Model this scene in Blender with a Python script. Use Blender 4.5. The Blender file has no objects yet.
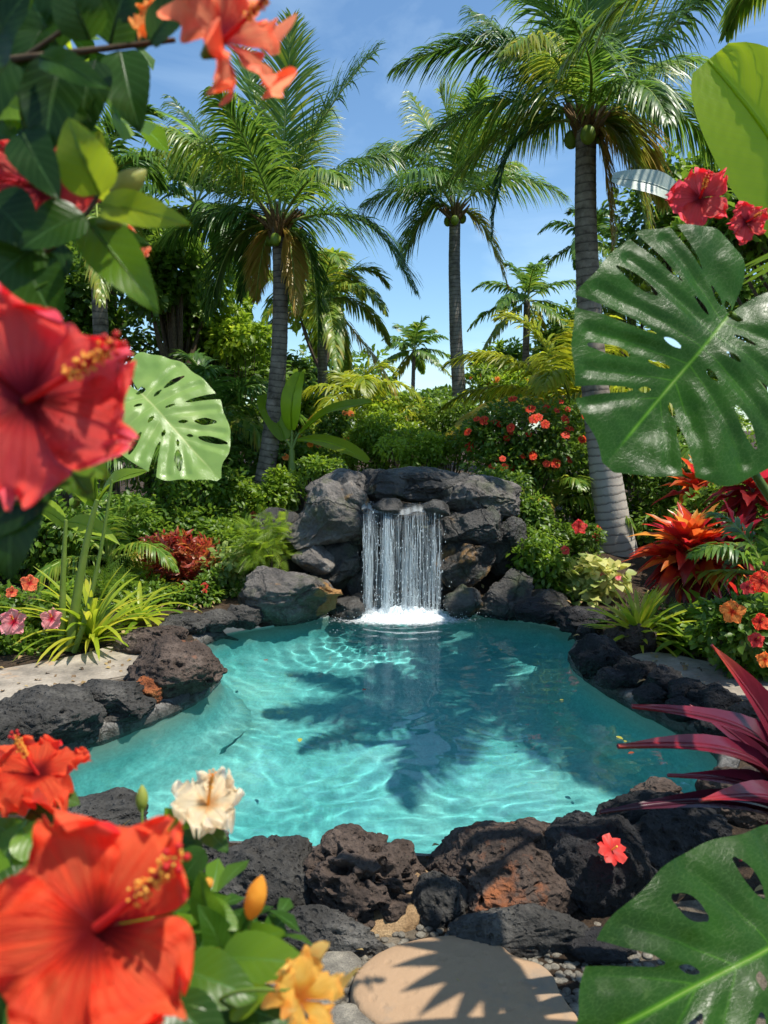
import bpy, bmesh, math, random
import numpy as np
from mathutils import Vector, Matrix
R_ = math.radians
rng = np.random.default_rng(7)
random.seed(7)
SC = bpy.context.scene
COL = SC.collection

# ------------------------------------------------------------------ camera
CAMZ, FPX, PITCH = 2.0, 760.0, R_(6.2)
cd = bpy.data.cameras.new('camera'); cam = bpy.data.objects.new('camera', cd); COL.objects.link(cam)
cam.location = (0, 0, CAMZ); cam.rotation_euler = (R_(90) - PITCH, 0, 0)
cd.sensor_fit = 'VERTICAL'; cd.sensor_height = 36; cd.lens = 36 * FPX / 1024
cd.clip_start = 0.03; cd.clip_end = 2000
cd.dof.use_dof = True; cd.dof.focus_distance = 5.5; cd.dof.aperture_fstop = 5.6
SC.camera = cam

def ray(px, py):
    x, y = (px - 384) / FPX, (512 - py) / FPX
    c, s = math.cos(PITCH), math.sin(PITCH)
    return np.array([x, c + y * s, -s + y * c])
def P(px, py, Y):
    d = ray(px, py); return np.array([0, 0, CAMZ]) + d * (Y / d[1])
def G(px, py, z):
    d = ray(px, py); return np.array([0, 0, CAMZ]) + d * ((z - CAMZ) / d[2])
def pxm(px, py, Y):            # metres per pixel there
    return Y / ray(px, py)[1] / FPX

# ------------------------------------------------------------------ numpy noise
_perm = np.random.default_rng(3).permutation(256); _perm = np.concatenate([_perm, _perm, _perm])
_grad = np.random.default_rng(4).normal(size=(256, 3)); _grad /= np.linalg.norm(_grad, axis=1)[:, None]
def pnoise(p):
    p = np.asarray(p, float); i = np.floor(p).astype(int); f = p - i; i &= 255
    u = f * f * f * (f * (f * 6 - 15) + 10); out = 0
    for dx in (0, 1):
        for dy in (0, 1):
            for dz in (0, 1):
                h = _perm[_perm[_perm[(i[:, 0] + dx) & 255] + ((i[:, 1] + dy) & 255)] + ((i[:, 2] + dz) & 255)]
                g = _grad[h & 255]
                d = (g * (f - np.array([dx, dy, dz]))).sum(1)
                w = (u[:, 0] if dx else 1 - u[:, 0]) * (u[:, 1] if dy else 1 - u[:, 1]) * (u[:, 2] if dz else 1 - u[:, 2])
                out = out + w * d
    return out * 1.6
def fbm(p, o=4, g=.5):
    a, s = 1., 0
    for k in range(o):
        s = s + a * pnoise(p * 2 ** k + 17.3 * k); a *= g
    return s
def nrm(v):
    v = np.asarray(v, float); n = np.linalg.norm(v, axis=-1, keepdims=True); return v / np.maximum(n, 1e-9)
def sstep(a, b, x):
    t = np.clip((x - a) / (b - a), 0, 1); return t * t * (3 - 2 * t)

# ------------------------------------------------------------------ mesh accumulation
class MB:
    def __init__(s): s.v = []; s.q = []; s.t = []; s.qm = []; s.tm = []; s.a = []; s.u = []; s.n = 0
    def add(s, v, q=None, t=None, m=0, tint=0.5, uv=None):
        v = np.asarray(v, float).reshape(-1, 3); k = len(v)
        s.v.append(v)
        s.a.append(np.broadcast_to(np.asarray(tint, float), (k,)).copy())
        s.u.append(np.zeros((k, 2)) if uv is None else np.asarray(uv, float))
        if q is not None and len(q): s.q.append(np.asarray(q, int) + s.n); s.qm.append(np.full(len(q), m))
        if t is not None and len(t): s.t.append(np.asarray(t, int) + s.n); s.tm.append(np.full(len(t), m))
        s.n += k; return s
    def mesh(s, name, mats, off=None, smooth=True):
        v = np.concatenate(s.v);
        if off is not None: v = v - np.asarray(off)
        q = np.concatenate(s.q) if s.q else np.zeros((0, 4), int)
        t = np.concatenate(s.t) if s.t else np.zeros((0, 3), int)
        me = bpy.data.meshes.new(name)
        me.vertices.add(len(v)); me.vertices.foreach_set('co', v.astype(np.float32).ravel())
        nl = len(q) * 4 + len(t) * 3
        me.loops.add(nl); me.polygons.add(len(q) + len(t))
        me.loops.foreach_set('vertex_index', np.concatenate([q.ravel(), t.ravel()]).astype(np.int32))
        ls = np.concatenate([np.arange(len(q)) * 4, len(q) * 4 + np.arange(len(t)) * 3]).astype(np.int32)
        me.polygons.foreach_set('loop_start', ls)
        mi = np.concatenate(([np.concatenate(s.qm)] if s.qm else []) + ([np.concatenate(s.tm)] if s.tm else []))
        me.polygons.foreach_set('material_index', mi.astype(np.int32))
        me.polygons.foreach_set('use_smooth', np.full(len(mi), smooth))
        at = me.attributes.new('tint', 'FLOAT', 'POINT'); at.data.foreach_set('value', np.concatenate(s.a).astype(np.float32))
        uv = np.concatenate(s.u); uv3 = np.concatenate([uv, np.zeros((len(uv), 1))], 1)
        at = me.attributes.new('lf', 'FLOAT_VECTOR', 'POINT'); at.data.foreach_set('vector', uv3.astype(np.float32).ravel())
        for m in (mats if isinstance(mats, (list, tuple)) else [mats]): me.materials.append(m)
        me.update(calc_edges=True); me.validate()
        return me

def link(name, data, parent=None):
    o = bpy.data.objects.new(name, data); COL.objects.link(o)
    if parent is not None: o.parent = parent
    return o
def thing(name, loc, label, cat, group=None):
    o = bpy.data.objects.new(name, None); COL.objects.link(o); o.location = tuple(loc); o.empty_display_size = .1
    o['label'] = label; o['category'] = cat
    if group: o['group'] = group
    return o
def tag(o, label=None, cat=None, group=None, kind=None):
    if label: o['label'] = label
    if cat: o['category'] = cat
    if group: o['group'] = group
    if kind: o['kind'] = kind
    return o
def off(o):
    p = np.zeros(3)
    while o is not None: p += np.array(o.location); o = o.parent
    return p
def part(name, mb, mats, parent, smooth=True):
    return link(name, mb.mesh(name, mats, off(parent) if parent else None, smooth), parent)

# ------------------------------------------------------------------ shape helpers
def bez(pts, n):
    t = np.linspace(0, 1, n)[:, None]; p = [np.asarray(x, float) for x in pts]
    if len(p) == 3: return (1 - t) ** 2 * p[0] + 2 * t * (1 - t) * p[1] + t * t * p[2]
    if len(p) == 2: return (1 - t) * p[0] + t * p[1]
    return (1 - t) ** 3 * p[0] + 3 * t * (1 - t) ** 2 * p[1] + 3 * t * t * (1 - t) * p[2] + t ** 3 * p[3]
def catmull(pts, n, closed=False):
    p = np.asarray(pts, float); m = len(p); out = []
    segs = m if closed else m - 1
    for i in range(segs):
        g = lambda k: p[k % m] if closed else p[min(max(k, 0), m - 1)]
        a, b, c, d = g(i - 1), g(i), g(i + 1), g(i + 2)
        for t in np.linspace(0, 1, n, endpoint=False):
            out.append(.5 * ((2 * b) + (-a + c) * t + (2 * a - 5 * b + 4 * c - d) * t * t + (-a + 3 * b - 3 * c + d) * t ** 3))
    if not closed: out.append(p[-1])
    return np.array(out)
def frames(c):
    T = nrm(np.gradient(c, axis=0)); n = len(c)
    ref = np.array([0, 0, 1.]) if abs(T[0][2]) < .9 else np.array([0, 1., 0])
    A = np.zeros_like(c); a = nrm(ref - T[0] * (ref @ T[0]))
    for i in range(n):
        a = nrm(a - T[i] * (a @ T[i])); A[i] = a
    return T, A, np.cross(T, A)
def tube(mb, c, r, k=8, m=0, tint=.5, cap=True, bump=None):
    c = np.asarray(c, float); n = len(c); r = np.broadcast_to(np.asarray(r, float), (n,))
    T, A, B = frames(c); th = np.arange(k) / k * 2 * math.pi
    rr = r[:, None] * np.ones(k)
    if bump is not None: rr = rr * bump(np.arange(n)[:, None], th[None, :])
    v = c[:, None] + rr[..., None] * (A[:, None] * np.cos(th)[None, :, None] + B[:, None] * np.sin(th)[None, :, None])
    i, j = np.meshgrid(np.arange(n - 1), np.arange(k), indexing='ij'); j2 = (j + 1) % k
    q = np.stack([i * k + j, i * k + j2, (i + 1) * k + j2, (i + 1) * k + j], -1).reshape(-1, 4)
    uv = np.stack([np.broadcast_to(th / 6.283, (n, k)), np.broadcast_to(np.linspace(0, 1, n)[:, None], (n, k))], -1).reshape(-1, 2)
    mb.add(v.reshape(-1, 3), q, m=m, tint=tint, uv=uv)
    if cap:
        e = np.vstack([v[-1], c[-1] + T[-1] * r[-1] * .4]); mb.add(e, t=[(a, (a + 1) % k, k) for a in range(k)], m=m, tint=tint if np.isscalar(tint) else .5)
    return mb
def gridq(nr, nc):
    i, j = np.meshgrid(np.arange(nr - 1), np.arange(nc - 1), indexing='ij')
    return np.stack([i * nc + j, i * nc + j + 1, (i + 1) * nc + j + 1, (i + 1) * nc + j], -1).reshape(-1, 4)

# leaf template: along +Y, across X, up Z
def ltemp(w=.25, shape='oval', rows=5, droop=.25, fold=.2, cols=3):
    v = np.linspace(0, 1, rows)
    if shape == 'oval': pr = np.sin(np.pi * v ** .8) ** .8
    elif shape == 'lance': pr = np.sin(np.pi * v ** .6) ** .9
    elif shape == 'strap': pr = (np.minimum(1, v * 6 + .55)) * np.sqrt(np.clip(1 - v ** 4, 0, 1)) * (1 - .35 * v)
    elif shape == 'obov': pr = np.sin(np.pi * v ** 1.5) ** .8
    pr = np.maximum(pr, .02); pr[0] = max(pr[0], .06)
    u = np.linspace(-1, 1, cols)
    ang = droop * v * 1.6
    dy = np.cos(ang); dz = -np.sin(ang)
    y = np.concatenate([[0], np.cumsum((dy[1:] + dy[:-1]) / 2)]) / (rows - 1)
    z = np.concatenate([[0], np.cumsum((dz[1:] + dz[:-1]) / 2)]) / (rows - 1)
    X = u[None] * pr[:, None] * w
    V = np.stack([X, np.broadcast_to(y[:, None], X.shape), z[:, None] + np.abs(X) * fold * 1.0], -1).reshape(-1, 3)
    UV = np.stack([np.broadcast_to(u[None], X.shape), np.broadcast_to(v[:, None], X.shape)], -1).reshape(-1, 2)
    return V, gridq(rows, cols), UV
def scatter(mb, tmp, pos, d, up, sc, tint, m=0):
    V, Q, UV = tmp; n = len(pos)
    d = nrm(d); x = nrm(np.cross(d, up)); z = np.cross(x, d)
    Rm = np.stack([x, d, z], -1)
    sc = np.broadcast_to(np.asarray(sc, float), (n,))
    W = np.einsum('nij,kj->nki', Rm, V) * sc[:, None, None] + pos[:, None]
    k = len(V)
    mb.add(W.reshape(-1, 3), (Q[None] + (np.arange(n) * k)[:, None, None]).reshape(-1, Q.shape[1]), m=m,
           tint=np.repeat(np.broadcast_to(tint, (n,)), k), uv=np.tile(UV, (n, 1)))
def rdir(n): return nrm(rng.normal(size=(n, 3)))

# ------------------------------------------------------------------ materials
MATS = {}
def newmat(name):
    m = bpy.data.materials.new(name); m.use_nodes = True; nt = m.node_tree; nt.nodes.clear()
    N = lambda t, **k: _node(nt, t, k)
    return m, nt, N
def _node(nt, t, k):
    n = nt.nodes.new(t)
    for a, b in k.items():
        if a in ('inp',):
            for x, y in b.items(): n.inputs[x].default_value = y
        else: setattr(n, a, b)
    return n
def ramp(nt, pts):
    r = nt.nodes.new('ShaderNodeValToRGB'); e = r.color_ramp.elements
    while len(e) > 1: e.remove(e[-1])
    e[0].position = pts[0][0]; e[0].color = (*pts[0][1], 1)
    for p, c in pts[1:]: x = e.new(p); x.color = (*c, 1)
    return r
def leafmat(name, cols, trans=.4, rough=.42, vein=None, veinf=9, tsat=1.0, spec=.5, coat=0, blotch=None):
    m, nt, N = newmat(name); L = nt.links.new
    at = N('ShaderNodeAttribute', attribute_name='tint'); lf = N('ShaderNodeAttribute', attribute_name='lf')
    geo = N('ShaderNodeNewGeometry')
    nz = N('ShaderNodeTexNoise', inp={'Scale': 9., 'Detail': 4.}); L(geo.outputs['Position'], nz.inputs['Vector'])
    ad = N('ShaderNodeMath', operation='MULTIPLY_ADD', inp={1: .35}); L(nz.outputs[0], ad.inputs[0]); 
    sb = N('ShaderNodeMath', operation='SUBTRACT', inp={1: .175}); L(at.outputs['Fac'], sb.inputs[0]); L(sb.outputs[0], ad.inputs[2])
    if cols[0][1] > cols[0][0] and not name.startswith(('petal', 'banana_g')): k_ = 1.05 if name == 'palm_leaf' else 1.3; cols = [(c[0] * k_, c[1] * 1.08, c[2] * .75) for c in cols]
    r = ramp(nt, [(i / (len(cols) - 1), c) for i, c in enumerate(cols)]); L(ad.outputs[0], r.inputs[0])
    col = r.outputs[0]; hgt = None
    if vein is not None:
        sx = N('ShaderNodeSeparateXYZ'); L(lf.outputs['Vector'], sx.inputs[0])
        ab = N('ShaderNodeMath', operation='ABSOLUTE'); L(sx.outputs[0], ab.inputs[0])
        k = N('ShaderNodeMath', operation='MULTIPLY_ADD', inp={1: -.28}); L(ab.outputs[0], k.inputs[0]); L(sx.outputs[1], k.inputs[2])
        f = N('ShaderNodeMath', operation='MULTIPLY', inp={1: float(veinf)}); L(k.outputs[0], f.inputs[0])
        pp = N('ShaderNodeMath', operation='PINGPONG', inp={1: .5}); L(f.outputs[0], pp.inputs[0])
        side = N('ShaderNodeMapRange', inp={1: 0., 2: .09, 3: .28, 4: 0.}); L(pp.outputs[0], side.inputs[0])
        mid = N('ShaderNodeMapRange', inp={1: .02, 2: .07, 3: 1., 4: 0.}); L(ab.outputs[0], mid.inputs[0])
        mx = N('ShaderNodeMath', operation='MAXIMUM'); L(side.outputs[0], mx.inputs[0]); L(mid.outputs[0], mx.inputs[1])
        mc = N('ShaderNodeMix', data_type='RGBA', inp={7: (*vein, 1)}); L(mx.outputs[0], mc.inputs[0]); L(col, mc.inputs[6]); col = mc.outputs[2]
        hgt = mx.outputs[0]
    hs = N('ShaderNodeHueSaturation', inp={'Hue': .485, 'Saturation': tsat, 'Value': 1.9}); L(col, hs.inputs['Color'])
    b = N('ShaderNodeBsdfPrincipled', inp={'Roughness': rough, 'Specular IOR Level': spec, 'Coat Weight': coat, 'Coat Roughness': .15}); L(col, b.inputs['Base Color'])
    bm = N('ShaderNodeBump', inp={'Strength': .25, 'Distance': .004})
    if hgt is not None:
        inv = N('ShaderNodeMath', operation='MULTIPLY_ADD', inp={1: -.6}); L(hgt, inv.inputs[0]); L(nz.outputs[0], inv.inputs[2]); L(inv.outputs[0], bm.inputs['Height'])
    else:
        n2 = N('ShaderNodeTexNoise', inp={'Scale': 60., 'Detail': 2.}); L(geo.outputs['Position'], n2.inputs['Vector']); hh_ = n2.outputs[0]
        if name.startswith('petal'):      # fine creases running out from the throat
            mp_ = N('ShaderNodeMapping', inp={'Scale': (9., 1.3, 1.)}); L(lf.outputs['Vector'], mp_.inputs[0]); n3 = N('ShaderNodeTexNoise', inp={'Scale': 2.2, 'Detail': 5., 'Roughness': .6}); L(mp_.outputs[0], n3.inputs['Vector']); hh_ = n3.outputs[0]
            bm.inputs['Strength'].default_value = .8; bm.inputs['Distance'].default_value = .007
        L(hh_, bm.inputs['Height'])
    if name.startswith('monstera'):      # fine net of minor veins
        vo = N('ShaderNodeTexVoronoi', feature='DISTANCE_TO_EDGE', inp={'Scale': 30.}); L(lf.outputs['Vector'], vo.inputs['Vector'])
        v2 = N('ShaderNodeTexVoronoi', feature='DISTANCE_TO_EDGE', inp={'Scale': 95.}); L(lf.outputs['Vector'], v2.inputs['Vector'])
        m1 = N('ShaderNodeMapRange', inp={1: 0., 2: .05, 3: 1., 4: 0.}); L(vo.outputs['Distance'], m1.inputs[0]); m2 = N('ShaderNodeMapRange', inp={1: 0., 2: .08, 3: .5, 4: 0.}); L(v2.outputs['Distance'], m2.inputs[0])
        mm_ = N('ShaderNodeMath', operation='ADD'); L(m1.outputs[0], mm_.inputs[0]); L(m2.outputs[0], mm_.inputs[1]); L(mm_.outputs[0], bm.inputs['Height']); bm.inputs['Distance'].default_value = .0008; bm.invert = True
        mf = N('ShaderNodeMath', operation='MULTIPLY', inp={1: .16}); L(mm_.outputs[0], mf.inputs[0]); mc2 = N('ShaderNodeMix', data_type='RGBA', inp={7: (.22, .34, .10, 1)}); L(mf.outputs[0], mc2.inputs[0]); L(col, mc2.inputs[6]); L(mc2.outputs[2], b.inputs['Base Color']); L(mc2.outputs[2], hs.inputs['Color'])
    L(bm.outputs[0], b.inputs['Normal'])
    t = N('ShaderNodeBsdfTranslucent'); L(hs.outputs[0], t.inputs[0])
    mixs = N('ShaderNodeMixShader', inp={0: trans}); L(b.outputs[0], mixs.inputs[1]); L(t.outputs[0], mixs.inputs[2])
    o = N('ShaderNodeOutputMaterial'); L(mixs.outputs[0], o.inputs[0])
    MATS[name] = m; return m
def barkmat(name, c0, c1, ringf=0, rough=.9, scale=6., bumpd=.02, pale=None):
    m, nt, N = newmat(name); L = nt.links.new
    geo = N('ShaderNodeNewGeometry'); nz = N('ShaderNodeTexNoise', inp={'Scale': scale, 'Detail': 7., 'Roughness': .65}); L(geo.outputs['Position'], nz.inputs['Vector'])
    r = ramp(nt, [(.3, c0), (.7, c1)]); L(nz.outputs[0], r.inputs[0]); col = r.outputs[0]
    h = nz.outputs[0]
    if ringf:
        lf = N('ShaderNodeAttribute', attribute_name='lf'); sx = N('ShaderNodeSeparateXYZ'); L(lf.outputs['Vector'], sx.inputs[0])
        a = N('ShaderNodeMath', operation='MULTIPLY', inp={1: float(ringf)}); L(sx.outputs[1], a.inputs[0])
        b2 = N('ShaderNodeMath', operation='MULTIPLY_ADD', inp={1: .7}); L(nz.outputs[0], b2.inputs[0]); L(a.outputs[0], b2.inputs[2])
        fr = N('ShaderNodeMath', operation='FRACT'); L(b2.outputs[0], fr.inputs[0])
        mr = N('ShaderNodeMapRange', inp={1: 0., 2: .3, 3: .35, 4: 1.}); L(fr.outputs[0], mr.inputs[0])
        mm = N('ShaderNodeMix', data_type='RGBA', blend_type='MULTIPLY', inp={0: 1.}); L(col, mm.inputs[6]); L(mr.outputs[0], mm.inputs[7]); col = mm.outputs[2]
        ad = N('ShaderNodeMath', operation='MULTIPLY_ADD', inp={1: .5}); L(mr.outputs[0], ad.inputs[0]); L(nz.outputs[0], ad.inputs[2]); h = ad.outputs[0]
    if pale:  # lightens the trunk base, mostly standing in for sun falling there
        mp_ = N('ShaderNodeMath', operation='MULTIPLY_ADD', inp={1: .25}); L(nz.outputs[0], mp_.inputs[0]); L(sx.outputs[1], mp_.inputs[2]); mq = N('ShaderNodeMapRange', inp={1: .32, 2: .55, 3: .8, 4: 0.}); L(mp_.outputs[0], mq.inputs[0])
        pm = N('ShaderNodeMix', data_type='RGBA', blend_type='MULTIPLY', inp={0: 1., 6: (*pale, 1)}); L(mr.outputs[0], pm.inputs[7]); pn = N('ShaderNodeMix', data_type='RGBA'); L(mq.outputs[0], pn.inputs[0]); L(col, pn.inputs[6]); L(pm.outputs[2], pn.inputs[7]); col = pn.outputs[2]
    b = N('ShaderNodeBsdfPrincipled', inp={'Roughness': rough, 'Specular IOR Level': .25}); L(col, b.inputs['Base Color'])
    bm = N('ShaderNodeBump', inp={'Strength': .8, 'Distance': bumpd}); L(h, bm.inputs['Height']); L(bm.outputs[0], b.inputs['Normal'])
    o = N('ShaderNodeOutputMaterial'); L(b.outputs[0], o.inputs[0]); MATS[name] = m; return m
def rockmat(name, c0, c1, c2=None, pits=0., patch=None, patch_at=.6, rough=.85, scale=5., bumpd=.02, patch2=None, spec=.3, cracks=0., grain=.42):
    """patch: stain colour laid over by large noise; tint attribute adds to the stain"""
    m, nt, N = newmat(name); L = nt.links.new
    tc = N('ShaderNodeNewGeometry'); pos = tc.outputs['Position']
    n1 = N('ShaderNodeTexNoise', inp={'Scale': scale, 'Detail': 8., 'Roughness': .62}); L(pos, n1.inputs['Vector'])
    r = ramp(nt, [(.3, c0), (.55, c1), (.75, c2 or c1)]); L(n1.outputs[0], r.inputs[0]); col = r.outputs[0]
    n2 = N('ShaderNodeTexNoise', inp={'Scale': scale * 12, 'Detail': 5., 'Roughness': .7}); L(pos, n2.inputs['Vector'])
    r2 = ramp(nt, [(.3, (1 - grain,) * 3), (.7, (1 + grain * .8,) * 3)]); L(n2.outputs[0], r2.inputs[0])
    mm = N('ShaderNodeMix', data_type='RGBA', blend_type='MULTIPLY', inp={0: 1.}); L(col, mm.inputs[6]); L(r2.outputs[0], mm.inputs[7]); col = mm.outputs[2]
    at = N('ShaderNodeAttribute', attribute_name='tint')
    if patch:
        n3 = N('ShaderNodeTexNoise', inp={'Scale': 3.2, 'Detail': 6., 'Roughness': .6}); L(pos, n3.inputs['Vector'])
        a = N('ShaderNodeMath', operation='ADD'); L(n3.outputs[0], a.inputs[0]); L(at.outputs['Fac'], a.inputs[1])
        mr = N('ShaderNodeMapRange', inp={1: patch_at + .5, 2: patch_at + .58, 3: 0., 4: .9}); L(a.outputs[0], mr.inputs[0])
        mc = N('ShaderNodeMix', data_type='RGBA', inp={7: (*patch, 1)}); L(mr.outputs[0], mc.inputs[0]); L(col, mc.inputs[6]); col = mc.outputs[2]
    if patch2:
        n4 = N('ShaderNodeTexNoise', inp={'Scale': 2.3, 'Detail': 7., 'Roughness': .65}); 
        mp = N('ShaderNodeMapping', inp={'Location': (4.1, 2.2, 9.)}); L(pos, mp.inputs[0]); L(mp.outputs[0], n4.inputs['Vector'])
        mr = N('ShaderNodeMapRange', inp={1: .56, 2: .68, 3: 0., 4: .75}); L(n4.outputs[0], mr.inputs[0])
        mc = N('ShaderNodeMix', data_type='RGBA', inp={7: (*patch2, 1)}); L(mr.outputs[0], mc.inputs[0]); L(col, mc.inputs[6]); col = mc.outputs[2]
    b = N('ShaderNodeBsdfPrincipled', inp={'Roughness': rough, 'Specular IOR Level': spec})
    if name.startswith(('lava', 'boulder', 'mortar')):      # stone stays wet and dark just above the water
        sz_ = N('ShaderNodeSeparateXYZ'); L(pos, sz_.inputs[0]); wz = N('ShaderNodeMath', operation='MULTIPLY_ADD', inp={1: -.10}); L(n1.outputs[0], wz.inputs[0]); L(sz_.outputs[2], wz.inputs[2])
        wm = N('ShaderNodeMapRange', inp={1: -.015, 2: .03, 3: 1., 4: 0.}); L(wz.outputs[0], wm.inputs[0])
        wc = N('ShaderNodeMix', data_type='RGBA', blend_type='MULTIPLY', inp={7: (.42, .42, .40, 1)}); L(wm.outputs[0], wc.inputs[0]); L(col, wc.inputs[6]); col = wc.outputs[2]
        wr_ = N('ShaderNodeMapRange', inp={1: 0., 2: 1., 3: rough, 4: .22}); L(wm.outputs[0], wr_.inputs[0]); L(wr_.outputs[0], b.inputs['Roughness'])
    L(col, b.inputs['Base Color'])
    hs = n2.outputs[0]
    ad = N('ShaderNodeMath', operation='MULTIPLY_ADD', inp={1: 2.}); L(n1.outputs[0], ad.inputs[0]); L(n2.outputs[0], ad.inputs[2]); hs = ad.outputs[0]
    if pits:
        for sc_, st in ((pits, 1.3), (pits * 2.3, .8)):
            vo = N('ShaderNodeTexVoronoi', inp={'Scale': sc_}); 
            dn = N('ShaderNodeVectorMath', operation='MULTIPLY_ADD', inp={1: (.05, .05, .05)}); L(n1.outputs[1], dn.inputs[0]); L(pos, dn.inputs[2]); L(dn.outputs[0], vo.inputs['Vector'])
            mr = N('ShaderNodeMapRange', inp={1: .16, 2: .38, 3: -st, 4: 0.}); L(vo.outputs['Distance'], mr.inputs[0])
            sg = N('ShaderNodeMath', operation='GREATER_THAN', inp={1: .42}); sx = N('ShaderNodeSeparateColor'); L(vo.outputs['Color'], sx.inputs[0]); L(sx.outputs[0], sg.inputs[0])
            mu = N('ShaderNodeMath', operation='MULTIPLY'); L(mr.outputs[0], mu.inputs[0]); L(sg.outputs[0], mu.inputs[1])
            ad = N('ShaderNodeMath', operation='ADD'); L(hs, ad.inputs[0]); L(mu.outputs[0], ad.inputs[1]); hs = ad.outputs[0]
    if cracks:
        vo = N('ShaderNodeTexVoronoi', feature='DISTANCE_TO_EDGE', inp={'Scale': cracks})
        dn = N('ShaderNodeVectorMath', operation='MULTIPLY_ADD', inp={1: (.35, .35, .35)}); L(n1.outputs[1], dn.inputs[0]); L(pos, dn.inputs[2]); L(dn.outputs[0], vo.inputs['Vector'])
        mr = N('ShaderNodeMapRange', inp={1: 0., 2: .03, 3: -1.2, 4: 0.}); L(vo.outputs['Distance'], mr.inputs[0])
        ad = N('ShaderNodeMath', operation='ADD'); L(hs, ad.inputs[0]); L(mr.outputs[0], ad.inputs[1]); hs = ad.outputs[0]
    bm = N('ShaderNodeBump', inp={'Strength': .9, 'Distance': bumpd}); L(hs, bm.inputs['Height']); L(bm.outputs[0], b.inputs['Normal'])
    o = N('ShaderNodeOutputMaterial'); L(b.outputs[0], o.inputs[0]); MATS[name] = m; return m

# leaves (albedo ramps: dark old -> fresh)
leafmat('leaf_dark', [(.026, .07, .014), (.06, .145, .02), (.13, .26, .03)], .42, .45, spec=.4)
leafmat('leaf_mid', [(.03, .08, .012), (.075, .17, .022), (.17, .32, .035)], .45, .42)
leafmat('leaf_bright', [(.06, .14, .015), (.14, .27, .025), (.27, .42, .05)], .5, .45)
leafmat('leaf_pale', [(.05, .12, .03), (.18, .30, .10), (.5, .58, .32)], .4, .45)
leafmat('palm_leaf', [(.018, .055, .012), (.055, .13, .025), (.12, .22, .035), (.28, .30, .045), (.36, .24, .07)], .42, .38, spec=.5)
leafmat('palm_yellow', [(.05, .12, .02), (.13, .24, .02), (.26, .34, .03), (.34, .32, .05)], .5, .42)
leafmat('croton_leaf', [(.04, .02, .015), (.20, .03, .02), (.36, .06, .025), (.42, .17, .03)], .42, .4)
leafmat('ti_leaf', [(.035, .006, .010), (.16, .010, .015), (.42, .035, .018), (.55, .15, .02), (.60, .36, .05)], .42, .33, spec=.6)
leafmat('maroon_leaf', [(.025, .004, .010), (.11, .006, .014), (.34, .015, .02), (.6, .10, .03)], .22, .25, vein=(.18, .03, .06), veinf=0.01, spec=.6)
leafmat('hib_leaf', [(.010, .04, .008), (.035, .11, .012), (.11, .25, .02), (.27, .40, .025)], .5, .34, vein=(.12, .26, .06), veinf=8, spec=.38)
leafmat('monstera_leaf', [(.010, .045, .005), (.024, .11, .006), (.07, .24, .010), (.32, .46, .18)], .45, .3, spec=.28)
leafmat('monstera_pale', [(.04, .14, .03), (.10, .24, .06), (.2, .36, .12), (.42, .55, .3)], .28, .27, spec=.6)
leafmat('banana_leaf', [(.10, .22, .012), (.22, .38, .012), (.36, .5, .02)], .62, .35, vein=(.26, .36, .06), veinf=30)
leafmat('banana_grey', [(.25, .32, .27), (.4, .46, .4), (.5, .55, .5)], .25, .35, vein=(.5, .55, .48), veinf=26)
leafmat('strap_green', [(.04, .12, .015), (.12, .25, .02), (.30, .40, .04), (.42, .38, .10)], .45, .4)
leafmat('petal_red', [(.22, .003, .006), (.66, .035, .026), (.80, .11, .08)], .4, .5, tsat=.95, spec=.3)
leafmat('petal_scarlet', [(.22, .004, .005), (.72, .05, .015), (.85, .17, .06)], .42, .55, spec=.25)
leafmat('petal_orange', [(.6, .06, .01), (.82, .24, .04), (.87, .42, .10)], .45, .6, spec=.25)
leafmat('petal_coral', [(.55, .03, .03), (.80, .16, .07), (.86, .36, .16)], .45, .6, spec=.25)
leafmat('petal_cream', [(.8, .5, .2), (.85, .68, .42), (.87, .8, .62)], .4, .6, spec=.2, tsat=.8)
leafmat('petal_yellow', [(.75, .25, .03), (.82, .46, .06), (.85, .62, .18)], .42, .6, spec=.2)
leafmat('petal_pink', [(.6, .02, .06), (.75, .22, .26), (.8, .45, .45)], .4, .6, spec=.2)
leafmat('anther_yellow', [(.8, .40, .04), (.87, .62, .12)], .3, .7)
leafmat('stigma_red', [(.5, .01, .01), (.65, .03, .02)], .3, .6)
leafmat('stem_green', [(.05, .12, .02), (.12, .22, .04), (.28, .36, .14)], .1, .5)
leafmat('bud_green', [(.06, .14, .02), (.16, .28, .04), (.3, .38, .12)], .3, .5)
barkmat('palm_bark', (.07, .055, .04), (.28, .235, .18), ringf=52, bumpd=.012)
barkmat('palm_bark_fine', (.10, .085, .07), (.30, .27, .23), ringf=60, bumpd=.012)
barkmat('palm_bark_pale_sunlit', (.08, .06, .045), (.32, .27, .21), ringf=58, bumpd=.012, pale=(.46, .43, .37))  # paler bark at the foot, with sunlight on it mixed into the colour
barkmat('twig_bark', (.05, .035, .02), (.14, .10, .06), scale=20, bumpd=.004)
barkmat('fibre_brown', (.06, .035, .015), (.22, .13, .05), scale=30, bumpd=.01)
rockmat('lava_grey', (.020, .019, .017), (.056, .053, .048), (.13, .122, .108), pits=26, patch=(.30, .10, .035), patch_at=.24, scale=4, bumpd=.018)
rockmat('lava_brown', (.032, .023, .018), (.082, .058, .045), (.165, .125, .10), pits=24, patch=(.30, .10, .035), patch_at=.15, scale=4, bumpd=.018)
rockmat('lava_rust', (.10, .03, .012), (.30, .09, .03), (.42, .16, .05), pits=40, scale=9, bumpd=.02)
rockmat('lava_black', (.010, .010, .011), (.028, .027, .028), (.08, .075, .075), pits=22, scale=5, bumpd=.03)
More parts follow.
